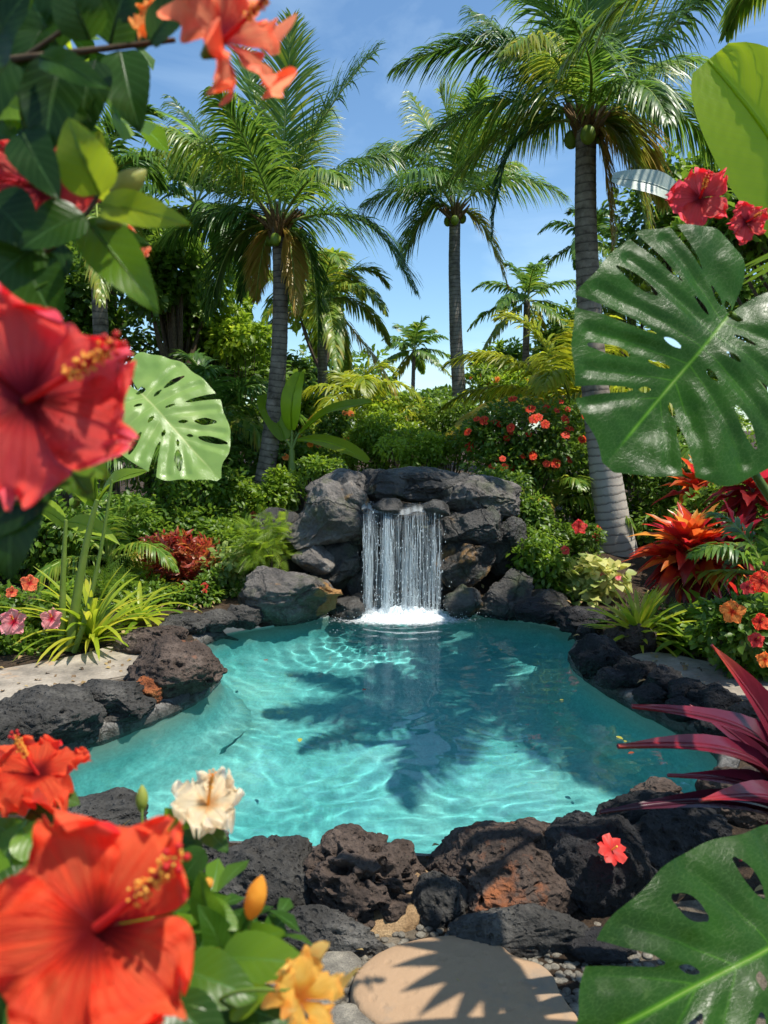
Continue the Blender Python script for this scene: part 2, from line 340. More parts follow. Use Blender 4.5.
rockmat('boulder', (.045, .040, .036), (.14, .125, .11), (.27, .24, .205), patch=(.33, .17, .05), patch_at=.17, patch2=(.07, .08, .035), rough=.7, scale=2.6, bumpd=.03, spec=.4, cracks=1.6)
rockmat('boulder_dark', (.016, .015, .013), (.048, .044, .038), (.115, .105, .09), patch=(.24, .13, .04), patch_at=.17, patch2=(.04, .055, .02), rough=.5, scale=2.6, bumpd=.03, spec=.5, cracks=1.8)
rockmat('flagstone', (.15, .13, .105), (.30, .258, .205), (.42, .37, .30), rough=.85, scale=3.5, bumpd=.004, patch=(.36, .23, .13), patch_at=.08, grain=.22, pits=9, patch2=(.20, .175, .14))
rockmat('pebble', (.10, .09, .075), (.22, .20, .16), (.40, .36, .28), rough=.8, scale=14, bumpd=.008)
rockmat('soil', (.022, .014, .008), (.06, .038, .022), (.11, .075, .045), rough=.95, scale=6, bumpd=.03)
rockmat('sand_ground', (.10, .08, .055), (.20, .165, .12), (.30, .25, .18), rough=.95, scale=12, bumpd=.02)
rockmat('mortar', (.09, .085, .08), (.22, .21, .195), (.38, .37, .34), rough=.8, scale=7, bumpd=.02, cracks=6)
rockmat('ochre_mortar', (.22, .13, .06), (.38, .25, .13), (.5, .36, .2), rough=.9, scale=12, bumpd=.01)

# ------------------------------------------------------------------ palms
def frond_mb(p, L=.8, n=60, droop=1., seed=0, w=.03, tint=(.35, .15), rach=.022, start=.14, yellow=0., m_r=1, mb=None, aup=None):
    """p: bezier control points of the midrib; L leaflet length; leaflets hang with gravity"""
    r = np.random.default_rng(seed); mb = mb or MB()
    c = bez(p, 40); T = nrm(np.gradient(c, axis=0))
    tt = np.linspace(start, .995, n)
    ci = np.stack([np.interp(tt * 39, np.arange(40), c[:, k]) for k in range(3)], 1)
    Ti = nrm(np.stack([np.interp(tt * 39, np.arange(40), T[:, k]) for k in range(3)], 1))
    up = np.array([0, 0, 1.]) if aup is None else nrm(aup)
    S = np.cross(Ti, up); bad = np.linalg.norm(S, axis=1) < .25
    Sd = nrm(S.mean(0)) if not bad.all() else np.array([1., 0, 0])
    S = nrm(np.where(bad[:, None], Sd, S) + .15 * Sd); S = nrm(S - Ti * (S * Ti).sum(1, keepdims=True)); N = np.cross(S, Ti)
    N *= np.where(N[:, 2:3] < 0, -1, 1) if abs(N[:, 2].mean()) > .1 else 1
    L = L * 1.22; n_ = n; prof = L * np.clip(np.sin(np.pi * (tt * .86 + .12)) ** .55, .1, 1) * (1 - .3 * tt)
    for sgn in (-1, 1):
        a = R_(60) - R_(34) * tt + r.normal(0, .07, n)
        d = S * (sgn * np.sin(a))[:, None] + Ti * np.cos(a)[:, None] + N * (.28 + r.normal(0, .12, n))[:, None]
        ln = prof * r.uniform(.82, 1.08, n); ln = np.where(r.random(n) < .04, ln * .5, ln)
        K = 6; pos = ci.copy(); pts = [pos]; ds = []
        for k in range(K - 1):
            g = droop * (.10 + .34 * k) * r.uniform(.8, 1.2, n)
            dk = nrm(d + np.array([0, 0, -1.]) * g[:, None]); ds.append(dk)
            pos = pos + dk * (ln / (K - 1))[:, None]; pts.append(pos)
        ds.append(ds[-1])
        pr = w * np.array([.45, .95, 1., .8, .5, .04])
        V = np.zeros((n, K, 2, 3))
        for k in range(K):
            wd = nrm(np.cross(ds[k], N)); tw = r.normal(0, .3, n)[:, None]; wd = nrm(wd + N * tw)
            V[:, k, 0] = pts[k] - wd * pr[k] / 2; V[:, k, 1] = pts[k] + wd * pr[k] / 2
        q = np.array([[2 * k, 2 * k + 1, 2 * k + 3, 2 * k + 2] for k in range(K - 1)])
        Q = (q[None] + (np.arange(n) * 2 * K)[:, None, None]).reshape(-1, 4)
        tn = (tint[0] + r.normal(0, tint[1] * .5, n))[:, None] + yellow * np.linspace(0, .5, K)[None] * r.uniform(.3, 1.3, n)[:, None]
        mb.add(V.reshape(-1, 3), Q, tint=np.repeat(tn.ravel(), 2))
    tube(mb, c, np.linspace(rach, rach * .15, 40), 5, m=m_r, tint=.6)
    return mb

def palm(name, label, base, crown, fronds, bend=(0, 0), r0=.16, r1=.11, bark='palm_bark', leaf='palm_leaf', L=.8, n=60, w=.035, trunk=True, seed=1, tint=.35, group=None, rach=.025, nuts=6, low=False, flare=1.5, cat='palm tree', ctl=None):
    base = np.array(base, float); crown = np.array(crown, float)
    t = thing(name, base, label, cat, group)
    if trunk:
        b1 = base + (crown - base) * .33 + np.array([bend[0], 0, 0]); b2 = base + (crown - base) * .7 + np.array([bend[1], 0, 0])
        if ctl: b1, b2 = ctl
        c = bez([base - [0, 0, .25], b1, b2, crown], 160 if not low else 24)
        s = np.linspace(0, 1, len(c)); rr = (r1 + (r0 - r1) * (1 - s) ** 1.5) * (1 + (flare - 1) * np.exp(-s * 16))
        rg = np.random.default_rng(seed)
        ph = np.cumsum(rg.uniform(.7, 1.3, len(c)))
        bump = (lambda i, th: 1 + .018 * (((ph[i] * .5) % 1) - .5) * 2 + .02 * np.sin(3 * th + i * .13)) if not low else None
        part('trunk', tube(MB(), c, rr, 20 if not low else 8, bump=bump), MATS[bark], t)
        if not low:
            mb = MB(); rg = np.random.default_rng(seed + 5)   # fibrous crown shaft and leaf bases
            for k in range(26):
                az = k * 2.4; el = rg.uniform(.5, 1.3)
                d = np.array([math.cos(az) * math.cos(el), math.sin(az) * math.cos(el), math.sin(el)])
                st = crown + np.array([math.cos(az), math.sin(az), 0]) * r1 * .7 + [0, 0, rg.uniform(-.22, .02)]
                tube(mb, bez([st, st + d * .14, st + d * .34 + [0, 0, .02]], 7), np.linspace(r1 * .38, .012, 7), 6, tint=.5)
            part('crownshaft', mb, MATS['fibre_brown'], t)
            for k in range(nuts):
                az = k * 2.1 + .4; cc = crown + np.array([math.cos(az) * r1 * 1.5, math.sin(az) * r1 * 1.5, -.12 - .05 * (k % 3)])
                bm = bmesh.new(); bmesh.ops.create_icosphere(bm, subdivisions=2, radius=r1 * .75)
                v = np.array([x.co[:] for x in bm.verts]); f = np.array([[q.index for q in x.verts] for x in bm.faces]); bm.free()
                part('coconut', MB().add(v * [1, 1, 1.25] + cc, t=f, tint=.5), MATS['bud_green'], t)
    for i, fr in enumerate(fronds):
        p = fr['p']; LL = fr.get('L', L)
        mb = frond_mb(p, LL, fr.get('n', n), fr.get('droop', 1.), seed * 100 + i, w, (fr.get('tint', tint), .2), rach, yellow=fr.get('yellow', .25))
        part('frond', mb, [MATS[leaf], MATS['stem_green']], t)
    return t
def rand_fronds(crown, N, length, seed=0, el=(80, -35), L=None, sag=.55, n=None, tint=.35, az0=0., spread=1.):
    r = np.random.default_rng(seed); out = []
    for k in range(N):
        az = az0 + k * 2.399 + r.normal(0, .15); f = (k + .5) / N
        e = R_(el[0] + (el[1] - el[0]) * f + r.normal(0, 6)); ln = length * r.uniform(.85, 1.1)
        d = np.array([math.cos(az) * math.cos(e) * spread, math.sin(az) * math.cos(e) * spread, math.sin(e)])
        h = np.array([math.cos(az), math.sin(az), 0])
        s = sag * (math.cos(e) ** .5) * ln
        p = [crown, crown + d * ln * .4, crown + d * ln * .75 + h * .1 * ln - [0, 0, s * .35], crown + d * ln * .9 + h * .22 * ln - [0, 0, s * 1.15]]
        o = {'p': p, 'droop': .5 + 1.1 * f, 'tint': tint + (.25 if f > .85 else 0), 'yellow': .1 + .5 * f * f}
        if L: o['L'] = L
        if n: o['n'] = n
        out.append(o)
    return out
def pf(cr, ctrl, tip, Y, dc=0., dt=0., Yc=None, **k):
    """a frond through image points: crown, control and tip, with depth offsets"""
    c0 = P(*cr, Y); c1 = P(*ctrl, Y + dc); c2 = P(*tip, Y + dt)
    a = c0 + (c1 - c0) * .75; b = c1 + (c2 - c1) * .25
    k['p'] = [c0, a, b, c2]; return k

# ------------------------------------------------------------------ shrubs, trees
T_OVAL = ltemp(.26, 'oval', 4, .3, .25); T_LANCE = ltemp(.13, 'lance', 4, .5, .2); T_OBOV = ltemp(.3, 'obov', 4, .3, .2)
T_ROUND = ltemp(.42, 'oval', 4, .2, .15); T_STRAP = ltemp(.05, 'strap', 7, .8, .6)
def tfern(n=11, w=.035, L=.34, droop=.7):
    mb = MB(); V = []; Q = []; UV = []; k = 0
    for i in range(n):
        t = .12 + .86 * i / (n - 1); y = t; z = -droop * t * t * .5
        ln = L * math.sin(math.pi * (t * .8 + .15)) ** .7
        for s in (-1, 1):
            a = R_(55 - 20 * t); dx, dy = s * math.sin(a) * ln, math.cos(a) * ln
            V += [[0, y - w / 2, z], [0, y + w / 2, z], [dx * .6 , y + dy * .6 + w * .5, z - .02], [dx * .6, y + dy * .6 - w * .5, z - .02], [dx, y + dy, z - .08 * ln / L], [dx, y + dy + .002, z - .08 * ln / L]]
            Q += [[k, k + 1, k + 2, k + 3], [k + 3, k + 2, k + 5, k + 4]]; UV += [[.3, t]] * 6; k += 6
    return np.array(V), np.array(Q), np.array(UV)
T_FERN = tfern(9, .05)
def leafcloud(center, rad, n, size, tmp, seed=0, blobs=14, tint=(.45, .3), droop=.25, gap=.55, flat=.0, low=False):
    r = np.random.default_rng(seed); mb = MB()
    d = nrm(r.normal(size=(blobs, 3))); d[:, 2] = np.abs(d[:, 2]) * 1.1 - .35 if not low else d[:, 2]
    bc = d * (r.uniform(.35, .85, (blobs, 1))); br = r.uniform(.28, .5, blobs) * gap / .55
    k = r.integers(0, blobs, n)
    dd = nrm(r.normal(size=(n, 3))); dd[:, 2] += .25; dd = nrm(dd)
    rr = r.uniform(.25, 1., n) ** .45
    pos = bc[k] + dd * (br[k] * rr)[:, None]
    pos = pos + np.stack([pnoise(pos * 3 + 5), pnoise(pos * 3 + 50), pnoise(pos * 3 + 90)], 1) * .12
    pos = pos * rad + center
    ld = nrm(dd + r.normal(size=(n, 3)) * .55 + np.array([0, 0, -droop])); up = nrm(dd + r.normal(size=(n, 3)) * .35 + [0, 0, .9])
    tn = tint[0] + tint[1] * (r.random(n) - .5) + .12 * r.normal(size=blobs)[k]
    scatter(mb, tmp, pos, ld, up, size * r.uniform(.65, 1.25, n), tn)
    return mb, bc * rad + center, br
def stems(base, tips, r0, seed=0, k=5):
    r = np.random.default_rng(seed); mb = MB(); base = np.array(base, float)
    for tpt in tips:
        m = base + (tpt - base) * .5 + r.normal(0, .08, 3) * np.linalg.norm(tpt - base) * [1, 1, .4]; m[2] = base[2] + (tpt[2] - base[2]) * .62
        tube(mb, bez([base, m, tpt], 9), np.linspace(r0, r0 * .22, 9), k)
    return mb
_BUSHN = [0]
FL5 = {}
def small_flower_mesh(mat, size=1., petals=5, key=None, ruffle=.12, center='anther_yellow', cup=.35):
    mb = MB(); r = np.random.default_rng(hash(key) % 1000 if False else 11)
    for k in range(petals):
        a = k * 2 * math.pi / petals + r.normal(0, .08)
        nr, nc = 5, 5
        v = np.linspace(0, 1, nr)[:, None]; u = np.linspace(-1, 1, nc)[None]
        wd = .62 * np.sin(np.pi * np.clip(v * .62 + .08, 0, 1)) ** 1.2
        X = u * wd * .8; Y = v * (1 - .12 * u * u); Z = cup * v * (1 - .8 * v) + ruffle * np.sin(u * 4 + k) * v * v + 0 * X
        c, s = math.cos(a), math.sin(a); V = np.stack([X * c - Y * s, X * s + Y * c, Z], -1).reshape(-1, 3)
        mb.add(V * size, gridq(nr, nc), tint=np.broadcast_to(.2 + .6 * v + 0 * u, (nr, nc)).ravel() + r.normal(0, .05))
    tube(mb, [[0, 0, 0], [0, 0, .3 * size], [.05 * size, 0, .55 * size]], [.05 * size, .05 * size, .07 * size], 5, m=1)
    return mb.mesh('flower', [MATS[mat], MATS[center]])
def shrub(name, label, px, py, rx, ry, Y, n=1500, size=.09, mat='leaf_mid', tmp=None, cat='shrub', group=None, tint=(.45, .35), blobs=14, depth=.8, ground=None, base=None, seed=None, trunk_r=.02, droop=.25, gap=.55, flowers=None, tree=False):
    """crown placed round the point seen at px,py, Y metres off; rx, ry in photo pixels set its real size"""
    _BUSHN[0] += 1; seed = seed or _BUSHN[0]
    c = P(px, py, Y); s = pxm(px, py, Y); rad = np.array([rx * s, rx * s * depth, ry * s])
    g = terrain(c[0], c[1]) if ground is None else ground
    base = np.array([c[0], c[1], g]) if base is None else np.array(base, float)
    t = thing(name, base, label, cat, group)
    mb, bc, br = leafcloud(c, rad, int(n * 1.5), size, tmp or T_OVAL, seed, int(blobs * (1 if tree else 1.4)), tint, droop, gap, low=not tree)
    part('crown' if tree else 'foliage', mb, MATS[mat], t)
    if tree:
        r = np.random.default_rng(seed); mb = MB(); fork = base + (c - base) * .55
        tube(mb, bez([base - [0, 0, .2], base + (fork - base) * .5 + r.normal(0, .08, 3), fork], 14), np.linspace(trunk_r, trunk_r * .7, 14), 9)
        part('trunk', mb, MATS['twig_bark'], t)
        part('limbs', stems(fork, bc, trunk_r * .55, seed), MATS['twig_bark'], t)
    else:
        part('stems', stems(base - [0, 0, .05], bc, trunk_r, seed), MATS['twig_bark'], t)
    if flowers:
        nf, fmesh, fs = flowers[:3]; r = np.random.default_rng(seed + 77)
        for k in range(nf):
            i = r.integers(0, len(bc)); d = nrm(np.array([r.normal() * .8, -abs(r.normal()) - .5, abs(r.normal()) * .8]))
            p = (bc[i] - c) + d * br[i] * rad * 1.06
            o = link('flower', fmesh, t); o.location = tuple(c + p - base)
            o.rotation_euler = Vector(tuple(nrm(d + [0, -.3, .3]))).to_track_quat('Z', 'Y').to_euler(); o.scale = (fs * r.uniform(.7, 1.2),) * 3
    return t

def rosette(name, label, base, N, length, width, mat, el=(80, 10), droop=.9, cat='plant', tint=(.3, .3), tmp_shape='lance', seed=0, rows=9, group=None, stem=0., fold=.5, gradient=0., layers=1, parts=False, sgn=1, az=None, cols=3, undul=0.):
    base = np.array(base, float); t = thing(name, base, label, cat, group); r = np.random.default_rng(seed + 500)
    mbs = []; mb = MB()
    for k in range(N):
        a = k * 2.399 + r.normal(0, .2) if az is None else az[0] + (az[1] - az[0]) * ((k * .618) % 1)
        f = (k + .5) / N; e = R_(el[0] + (el[1] - el[0]) * f ** .8 + r.normal(0, 5))
        ln = length * r.uniform(.75, 1.1) * (.75 + .25 * math.sin(math.pi * f))
        V, Q, UV = ltemp(width / length, tmp_shape, rows, droop * r.uniform(.5, 1.2) * (.6 + .4 * math.cos(e)), fold, cols)
        if undul: V = V + np.stack([0 * V[:, 0], 0 * V[:, 0], undul * np.sin(V[:, 1] * 22 + k) * np.abs(V[:, 0])], 1)
        d = np.array([math.cos(a) * math.cos(e), math.sin(a) * math.cos(e), math.sin(e)])
        up = np.array([-math.cos(a) * math.sin(e), -math.sin(a) * math.sin(e), math.cos(e)])
        st = base + [0, 0, stem * (1 - f * layers * .8)] + d * .02
        tn = tint[0] + tint[1] * (r.random() - .5) + gradient * (1 - f)
        m = MB() if parts else mb
        scatter(m, (V, Q, UV), st[None], d[None], up[None], ln, tn); 
        # along-leaf variation of the leaf's own colour
        m.a[-1] = m.a[-1] + .14 * (UV[:, 1] - .5) + .10 * pnoise(V * 6 + k * 3.1)
        if parts: mbs.append(m)
    if parts:
        for m in mbs: part('leaf', m, MATS[mat], t)
    else: part('leaves', mb, MATS[mat], t)
    if stem > 0: part('stem', tube(MB(), [base - [0, 0, .1], base + [.01, 0, stem * .5], base + [0, 0, stem]], [.025, .02, .012], 7), MATS['twig_bark'], t)
    return t

# ------------------------------------------------------------------ hibiscus flower, leaves
def hibiscus(parent, center, facing, R, mat, seed=0, roll=0., stamen=True, cup=.35, petals=5, ruffle=.10, double=False, smat='stigma_red', label=None, curl=.5, stamen_dir=None):
    r = np.random.default_rng(seed + 900); c = np.array(center, float); F = nrm(facing)
    X = nrm(np.cross([0, 0, 1.], F)) if abs(F[2]) < .95 else np.array([1., 0, 0]); Yv = np.cross(F, X)
    M = np.stack([X, Yv, F], 1)
    def tr(V): return V @ M.T + c
    mb = MB(); tube(mb, tr(np.array([[0, 0, -.42], [0, 0, -.25], [0, 0, -.05], [0, 0, .0]]) * R), np.array([.05, .13, .11, .06]) * R, 8, tint=.4)
    for k in range(5):
        a = k * 1.2566; V, Q, UV = ltemp(.22, 'lance', 4, -.2, .2)
        d = np.array([math.cos(a) * .5, math.sin(a) * .5, .85]); p0 = np.array([0, 0, -.34]) * R
        scatter(mb, (V, Q, UV), tr(p0[None]), (M @ d)[None], (M @ np.array([-math.cos(a), -math.sin(a), .3]))[None], .2 * R, .5)
    fl = part('flower', mb, MATS['bud_green'], parent)
    if label: fl['label'] = label
    sets = [(petals, 1., 0., 0)] + ([(5, .72, .25, .6), (5, .5, .6, .2)] if double else [])
    for (np_, sc, lift, a0) in sets:
        for k in range(np_):
            a = roll + a0 + k * 2 * math.pi / np_ + r.normal(0, .10); nr, nc = 46, 41
            v = np.linspace(0, 1, nr)[:, None]; u = np.linspace(-1, 1, nc)[None]
            wd = .70 * np.sin(np.pi * v ** 1.35 * .955 + .04) ** .62 * (v + .02) ** .30; kc = r.uniform(-.25, .25); kl = r.uniform(.92, 1.06)
            edge = np.clip((np.abs(u) - .35) / .65, 0, 1) * sstep(.15, .7, v) + sstep(.75, 1, v)
            ph = r.uniform(0, 6.28, 4)
            endr = kl - .14 * np.abs(u) ** 2 * v + .07 * np.sin(u * 7 + ph[0]) * sstep(.6, 1, v) + .028 * np.sin(u * 19 + ph[1]) * sstep(.8, 1, v) + .012 * np.sin(u * 31 + ph[2]) * sstep(.9, 1, v)
            Xp = u * wd * .78; Yp = v * endr
            Z = (cup + kc) * (Yp - .75 * curl * 2 * Yp ** 2.2) + lift * v + .17 * u * (1 - .3 * v) * v   # overlap twist
            Z = Z + .10 * np.abs(u) ** 3 * v * np.sign(u) + 1.35 * ruffle * edge * (np.sin(u * 5 + v * 7 + ph[2]) * .7 + .55 * np.sin(v * 19 + u * 6 + ph[3]) + .45 * np.sin(u * 15 + v * 11 + ph[0]) * sstep(.5, 1, v))
            Z = Z - .05 * np.exp(-(u / .12) ** 2) * v + .012 * np.sin(u * 34) * v * (1 - v) * 2 + .07 * (k % 2) * v + (r.normal(0, .10)) * u * v
            Z = Z * sc + 0 * Xp; Xp = Xp * sc; Yp = Yp * sc
            ca, sa = math.cos(a), math.sin(a)
            V = np.stack([Xp * ca - Yp * sa, Xp * sa + Yp * ca, Z], -1).reshape(-1, 3) * R
            tn = -.05 + .75 * sstep(.05, .45, v) + .25 * sstep(.75, 1., np.maximum(v, np.abs(u) * v * 1.1)) + .10 * np.sin(u * 26) * (1 - v) + 0 * Xp
            tn = tn + .12 * pnoise(np.stack([Xp * 4, Yp * 4, Z * 4 + k], -1).reshape(-1, 3)).reshape(tn.shape)
            m = MB().add(tr(V), gridq(nr, nc), tint=tn.ravel(), uv=np.stack([np.broadcast_to(u, (nr, nc)), np.broadcast_to(v, (nr, nc))], -1).reshape(-1, 2))
            part('petal', m, MATS[mat], fl)
    if stamen:
        sd = np.array([.15, .25, 1.]) if stamen_dir is None else np.array(stamen_dir, float)
        e = nrm(sd) * 1.0
        path = bez([[0, 0, 0], e * .5 + [0, 0, .05], e + [0, .08, 0]], 12) * R
        m = MB(); tube(m, tr(path), np.linspace(.045, .022, 12) * R, 8, m=0, tint=.6)
        bm = bmesh.new(); bmesh.ops.create_icosphere(bm, subdivisions=1, radius=1); sv = np.array([x.co[:] for x in bm.verts]); sf = np.array([[q.index for q in x.verts] for x in bm.faces]); bm.free()
        for k in range(110):
            s = r.uniform(.50, .97) ; i = s * 11; p = path[int(i)] + (path[min(11, int(i) + 1)] - path[int(i)]) * (i % 1)
            dv = nrm(r.normal(size=3)); q = p + dv * R * r.uniform(.04, .105)
            tube(m, tr(np.array([p, q])), [.006 * R] * 2, 3, m=0, tint=.7, cap=False)
            m.add(tr(q + sv * R * r.uniform(.012, .021)), t=sf, m=1, tint=r.random())
        for k in range(5):
            a = k * 1.2566; q = path[-1] + np.array([math.cos(a) * .09, math.sin(a) * .09, .08]) * R
            tube(m, tr(np.array([path[-1], q])), [.012 * R] * 2, 4, m=0, tint=.6); m.add(tr(q + sv * R * .035), t=sf, m=0, tint=.4)
        part('stamen', m, [MATS[smat], MATS['anther_yellow']], fl)
    return fl
def bigleaf(parent, base, tip, wpx, Y0, Y1, mat='hib_leaf', tint=.4, normal=(0, -.6, 1), bend=.12, fold=.25, shape='oval', seed=0, name='leaf', wave=.02):
    """one leaf between two image points; wpx is its width in photo pixels"""
    a, b = P(*base, Y0), P(*tip, Y1); L = np.linalg.norm(b - a); w = wpx * pxm((base[0] + tip[0]) / 2, (base[1] + tip[1]) / 2, (Y0 + Y1) / 2) / 2
    r = np.random.default_rng(abs(seed + int(base[0] * 7 + tip[1]))); nr, nc = 26, 13
    v = np.linspace(0, 1, nr)[:, None]; u = np.linspace(-1, 1, nc)[None]
    pr = {'oval': np.sin(np.pi * v ** .78) ** .75, 'lance': np.sin(np.pi * v ** .62) ** .9, 'ovate': np.sin(np.pi * v ** .62) ** .72, 'banana': np.clip(np.sin(np.pi * np.clip(v * .96 + .02, 0, 1)), 0, 1) ** .38}[shape]
    pr = pr * (1 + .05 * np.abs(np.sin(v * 30)) * (shape != 'banana')) ; pr = np.maximum(pr, .02)
    d = (b - a) / L; N = np.array(normal, float); x = nrm(np.cross(d, N)); N = np.cross(x, d)
    X = u * pr * w; Z = fold * np.abs(u) * pr * w + bend * L * np.sin(np.pi * v) + wave * L * np.sin(v * 9 + r.uniform(0, 6)) * np.abs(u) * (np.sign(u) * .5 + 1) - .10 * w * np.cos((v - np.abs(u) * .28) * 8 * 6.28) * np.abs(u) * (1 - np.abs(u)) 
    V = a + X[..., None] * x + (v * L + 0 * u)[..., None] * d + (Z)[..., None] * N
    m = MB().add(V.reshape(-1, 3), gridq(nr, nc), tint=tint + .06 * pnoise(V.reshape(-1, 3) * 30), uv=np.stack([np.broadcast_to(u, (nr, nc)), np.broadcast_to(v, (nr, nc))], -1).reshape(-1, 2))
    tube(m, V[:, nc // 2] - N * .001, np.linspace(.0022, .0008, nr) * max(1, L / .1), 4, tint=tint)
    return part(name, m, MATS[mat], parent)

# ------------------------------------------------------------------ monstera
def monstera_mesh(mb, O, tipP, halfw, normal, seed=0, res=190, curl=.12, tint=.35, open_=.35, nv=7, holes=1., slit_w=1., curl2=.10, back=.24):
    r = np.random.default_rng(seed + 40); L = np.linalg.norm(np.array(tipP) - O); W = halfw / L
    kx = W / .6
    ta = np.radians([0, 7, 18, 38, 65, 95, 125, 148, 165, 174, 180]); tr_ = np.array([.95, .875, .82, .765, .67, .60, .565, .53, .43, .26, .10])
    tfine = np.linspace(0, math.pi, 300); rfine = np.interp(tfine, ta, tr_); rfine = np.convolve(np.pad(rfine, 8, 'reflect', reflect_type='odd'), np.ones(17) / 17, 'valid')
    rfine[-14:] = np.minimum(rfine[-14:], np.linspace(rfine[-14], .10, 14))
    wob = r.uniform(0, 6.28, 3)
    def base_f(x, y):
        X_ = x / kx; Y_ = y - .12; th = np.arctan2(np.abs(X_), Y_); rho = np.hypot(X_, Y_)
        sg = np.sign(x); return np.interp(th, tfine, rfine) * (1 + .018 * np.sin(th * 9 + wob[0] * sg) + .010 * np.sin(th * 17 + wob[1] * sg)) - rho
    def curve(y0, a, side):
        s_ = np.linspace(0, 1.0, 60); an = np.radians(a) + .42 * s_
        cx = np.concatenate([[0], np.cumsum(np.cos(an[1:]))]) / 60 * kx; cy = y0 + np.concatenate([[0], np.cumsum(np.sin(an[1:]))]) / 60
        f_ = base_f(cx * side, cy); o_ = np.where(f_ < 0)[0]; e_ = o_[0] if len(o_) else 59
        return np.stack([cx * side, cy], 1), max(e_, 4)
    AN = np.linspace(-42, 40, nv); YS = np.concatenate([[.0], .02 + .62 * (np.arange(nv - 1) / (nv - 1)) ** 1.05])
    sl = []; vn = []
    for side in (-1, 1):
        for i in range(nv):
            c_, e_ = curve(YS[i] + r.normal(0, .006), AN[i] + r.normal(0, 2), side); op = r.random() < open_ and i > 0
            s0 = r.uniform(.34, .55); s1 = 1.12 if op else r.uniform(.72, .90)
            if not op and r.random() < .18: continue
            sl.append((c_, e_, s0, s1, (.021 + .012 * r.random()) * slit_w))
            if r.random() < .7 * holes: sl.append((c_, e_, .14 + .05 * r.random(), .24 + .07 * r.random(), .011 + .005 * r.random()))
        for i in range(nv + 1):
            ya = YS[0] if i == 0 else (YS[i - 1] + (YS[i] if i < nv else YS[-1] + .12)) / 2; aa = AN[0] - 11 if i == 0 else (AN[i - 1] + (AN[i] if i < nv else AN[-1] + 12)) / 2
            vn.append(curve(ya, aa, side))
    def segd(x, y, P_):
        best = np.full(len(x), 9.); tb = np.zeros(len(x)); n_ = len(P_) - 1
        for k in range(n_):
            ax_, ay_ = P_[k]; dx, dy = P_[k + 1] - P_[k]; l2 = dx * dx + dy * dy + 1e-12
            t_ = np.clip(((x - ax_) * dx + (y - ay_) * dy) / l2, 0, 1); d_ = np.hypot(x - ax_ - t_ * dx, y - ay_ - t_ * dy)
            m_ = d_ < best; best = np.where(m_, d_, best); tb = np.where(m_, (k + t_) / n_, tb)
        return best, tb
    def F(x, y):
        f = base_f(x, y)
        for (c_, e_, s0, s1, h) in sl:
            i0, i1 = int(s0 * e_), min(int(s1 * e_) + 1, 59); pl = c_[i0:i1 + 1]; pl = pl[np.unique(np.linspace(0, len(pl) - 1, 6).astype(int))]
            if len(pl) < 2: continue
            d_, t_ = segd(x, y, pl)
            hh = h * (np.sin(np.pi * (.08 + .84 * t_)) ** .7 if s1 <= 1 else (.35 + .9 * t_) * np.clip(t_ * 6 + .3, 0, 1))
            f = np.minimum(f, d_ - hh)
        return f
    nx = int(res * W * 2) + 2; ny = int(res * 1.44)
    gx = np.linspace(-W * 1.1, W * 1.1, nx); gy = np.linspace(-.40, 1.04, ny); Xg, Yg = np.meshgrid(gx, gy)
    x, y = Xg.ravel(), Yg.ravel(); f = F(x, y); inside = f > 0; Q = gridq(ny, nx); Q = Q[inside[Q].sum(1) >= 2]
    out = np.unique(Q[~inside[Q]]); e = 1e-4
    for it in range(4):
        fx = (F(x[out] + e, y[out]) - F(x[out] - e, y[out])) / (2 * e); fy = (F(x[out], y[out] + e) - F(x[out], y[out] - e)) / (2 * e)
        g2 = fx * fx + fy * fy + 1e-6; st = np.clip(-F(x[out], y[out]) / g2, -.008, .008); x[out] += st * fx; y[out] += st * fy
    us, inv = np.unique(Q, return_inverse=True); Q = inv.reshape(Q.shape); x, y = x[us], y[us]
    ax = np.abs(x)
    # veins: midway between slits
    dv = np.full(len(x), 1.)
    for (c_, e_) in vn:
        pl = c_[:max(int(e_ * .9), 3)]; pl = pl[np.unique(np.linspace(0, len(pl) - 1, 8).astype(int))]
        d_, t_ = segd(x, y, pl); dv = np.minimum(dv, d_ + .004 * t_)
    fm = np.clip(1 - ax / .013, 0, 1); vein = np.maximum(fm, .6 * np.clip(1 - dv / .006, 0, 1) * (1 - .5 * np.clip(ax / W, 0, 1))) * sstep(1.0, .8, y)
    z = .10 * ax - curl * (y - .3) ** 2 - curl2 * (ax / W) ** 2 * W - .006 * np.cos(np.clip(dv / .06, 0, 1) * np.pi) * sstep(0, .3, ax / W) + .035 * pnoise(np.stack([x * 2.2, y * 2.2, 0 * x + seed * 3], 1)) + .012 * fbm(np.stack([x * 5, y * 5, 0 * x + seed], 1), 2)
    O = np.array(O, float); Yv = (np.array(tipP) - O) / L; Xv = nrm(np.cross(Yv, normal)); Zv = np.cross(Xv, Yv)
    V = O + (x[:, None] * Xv + y[:, None] * Yv + z[:, None] * Zv) * L
    tn = tint + .1 * fbm(np.stack([x * 3, y * 3, 0 * x + seed], 1), 3) + (1.05 - tint) * vein * .75
    mb.add(V, Q, tint=tn, uv=np.stack([x / W, y], 1)); return mb

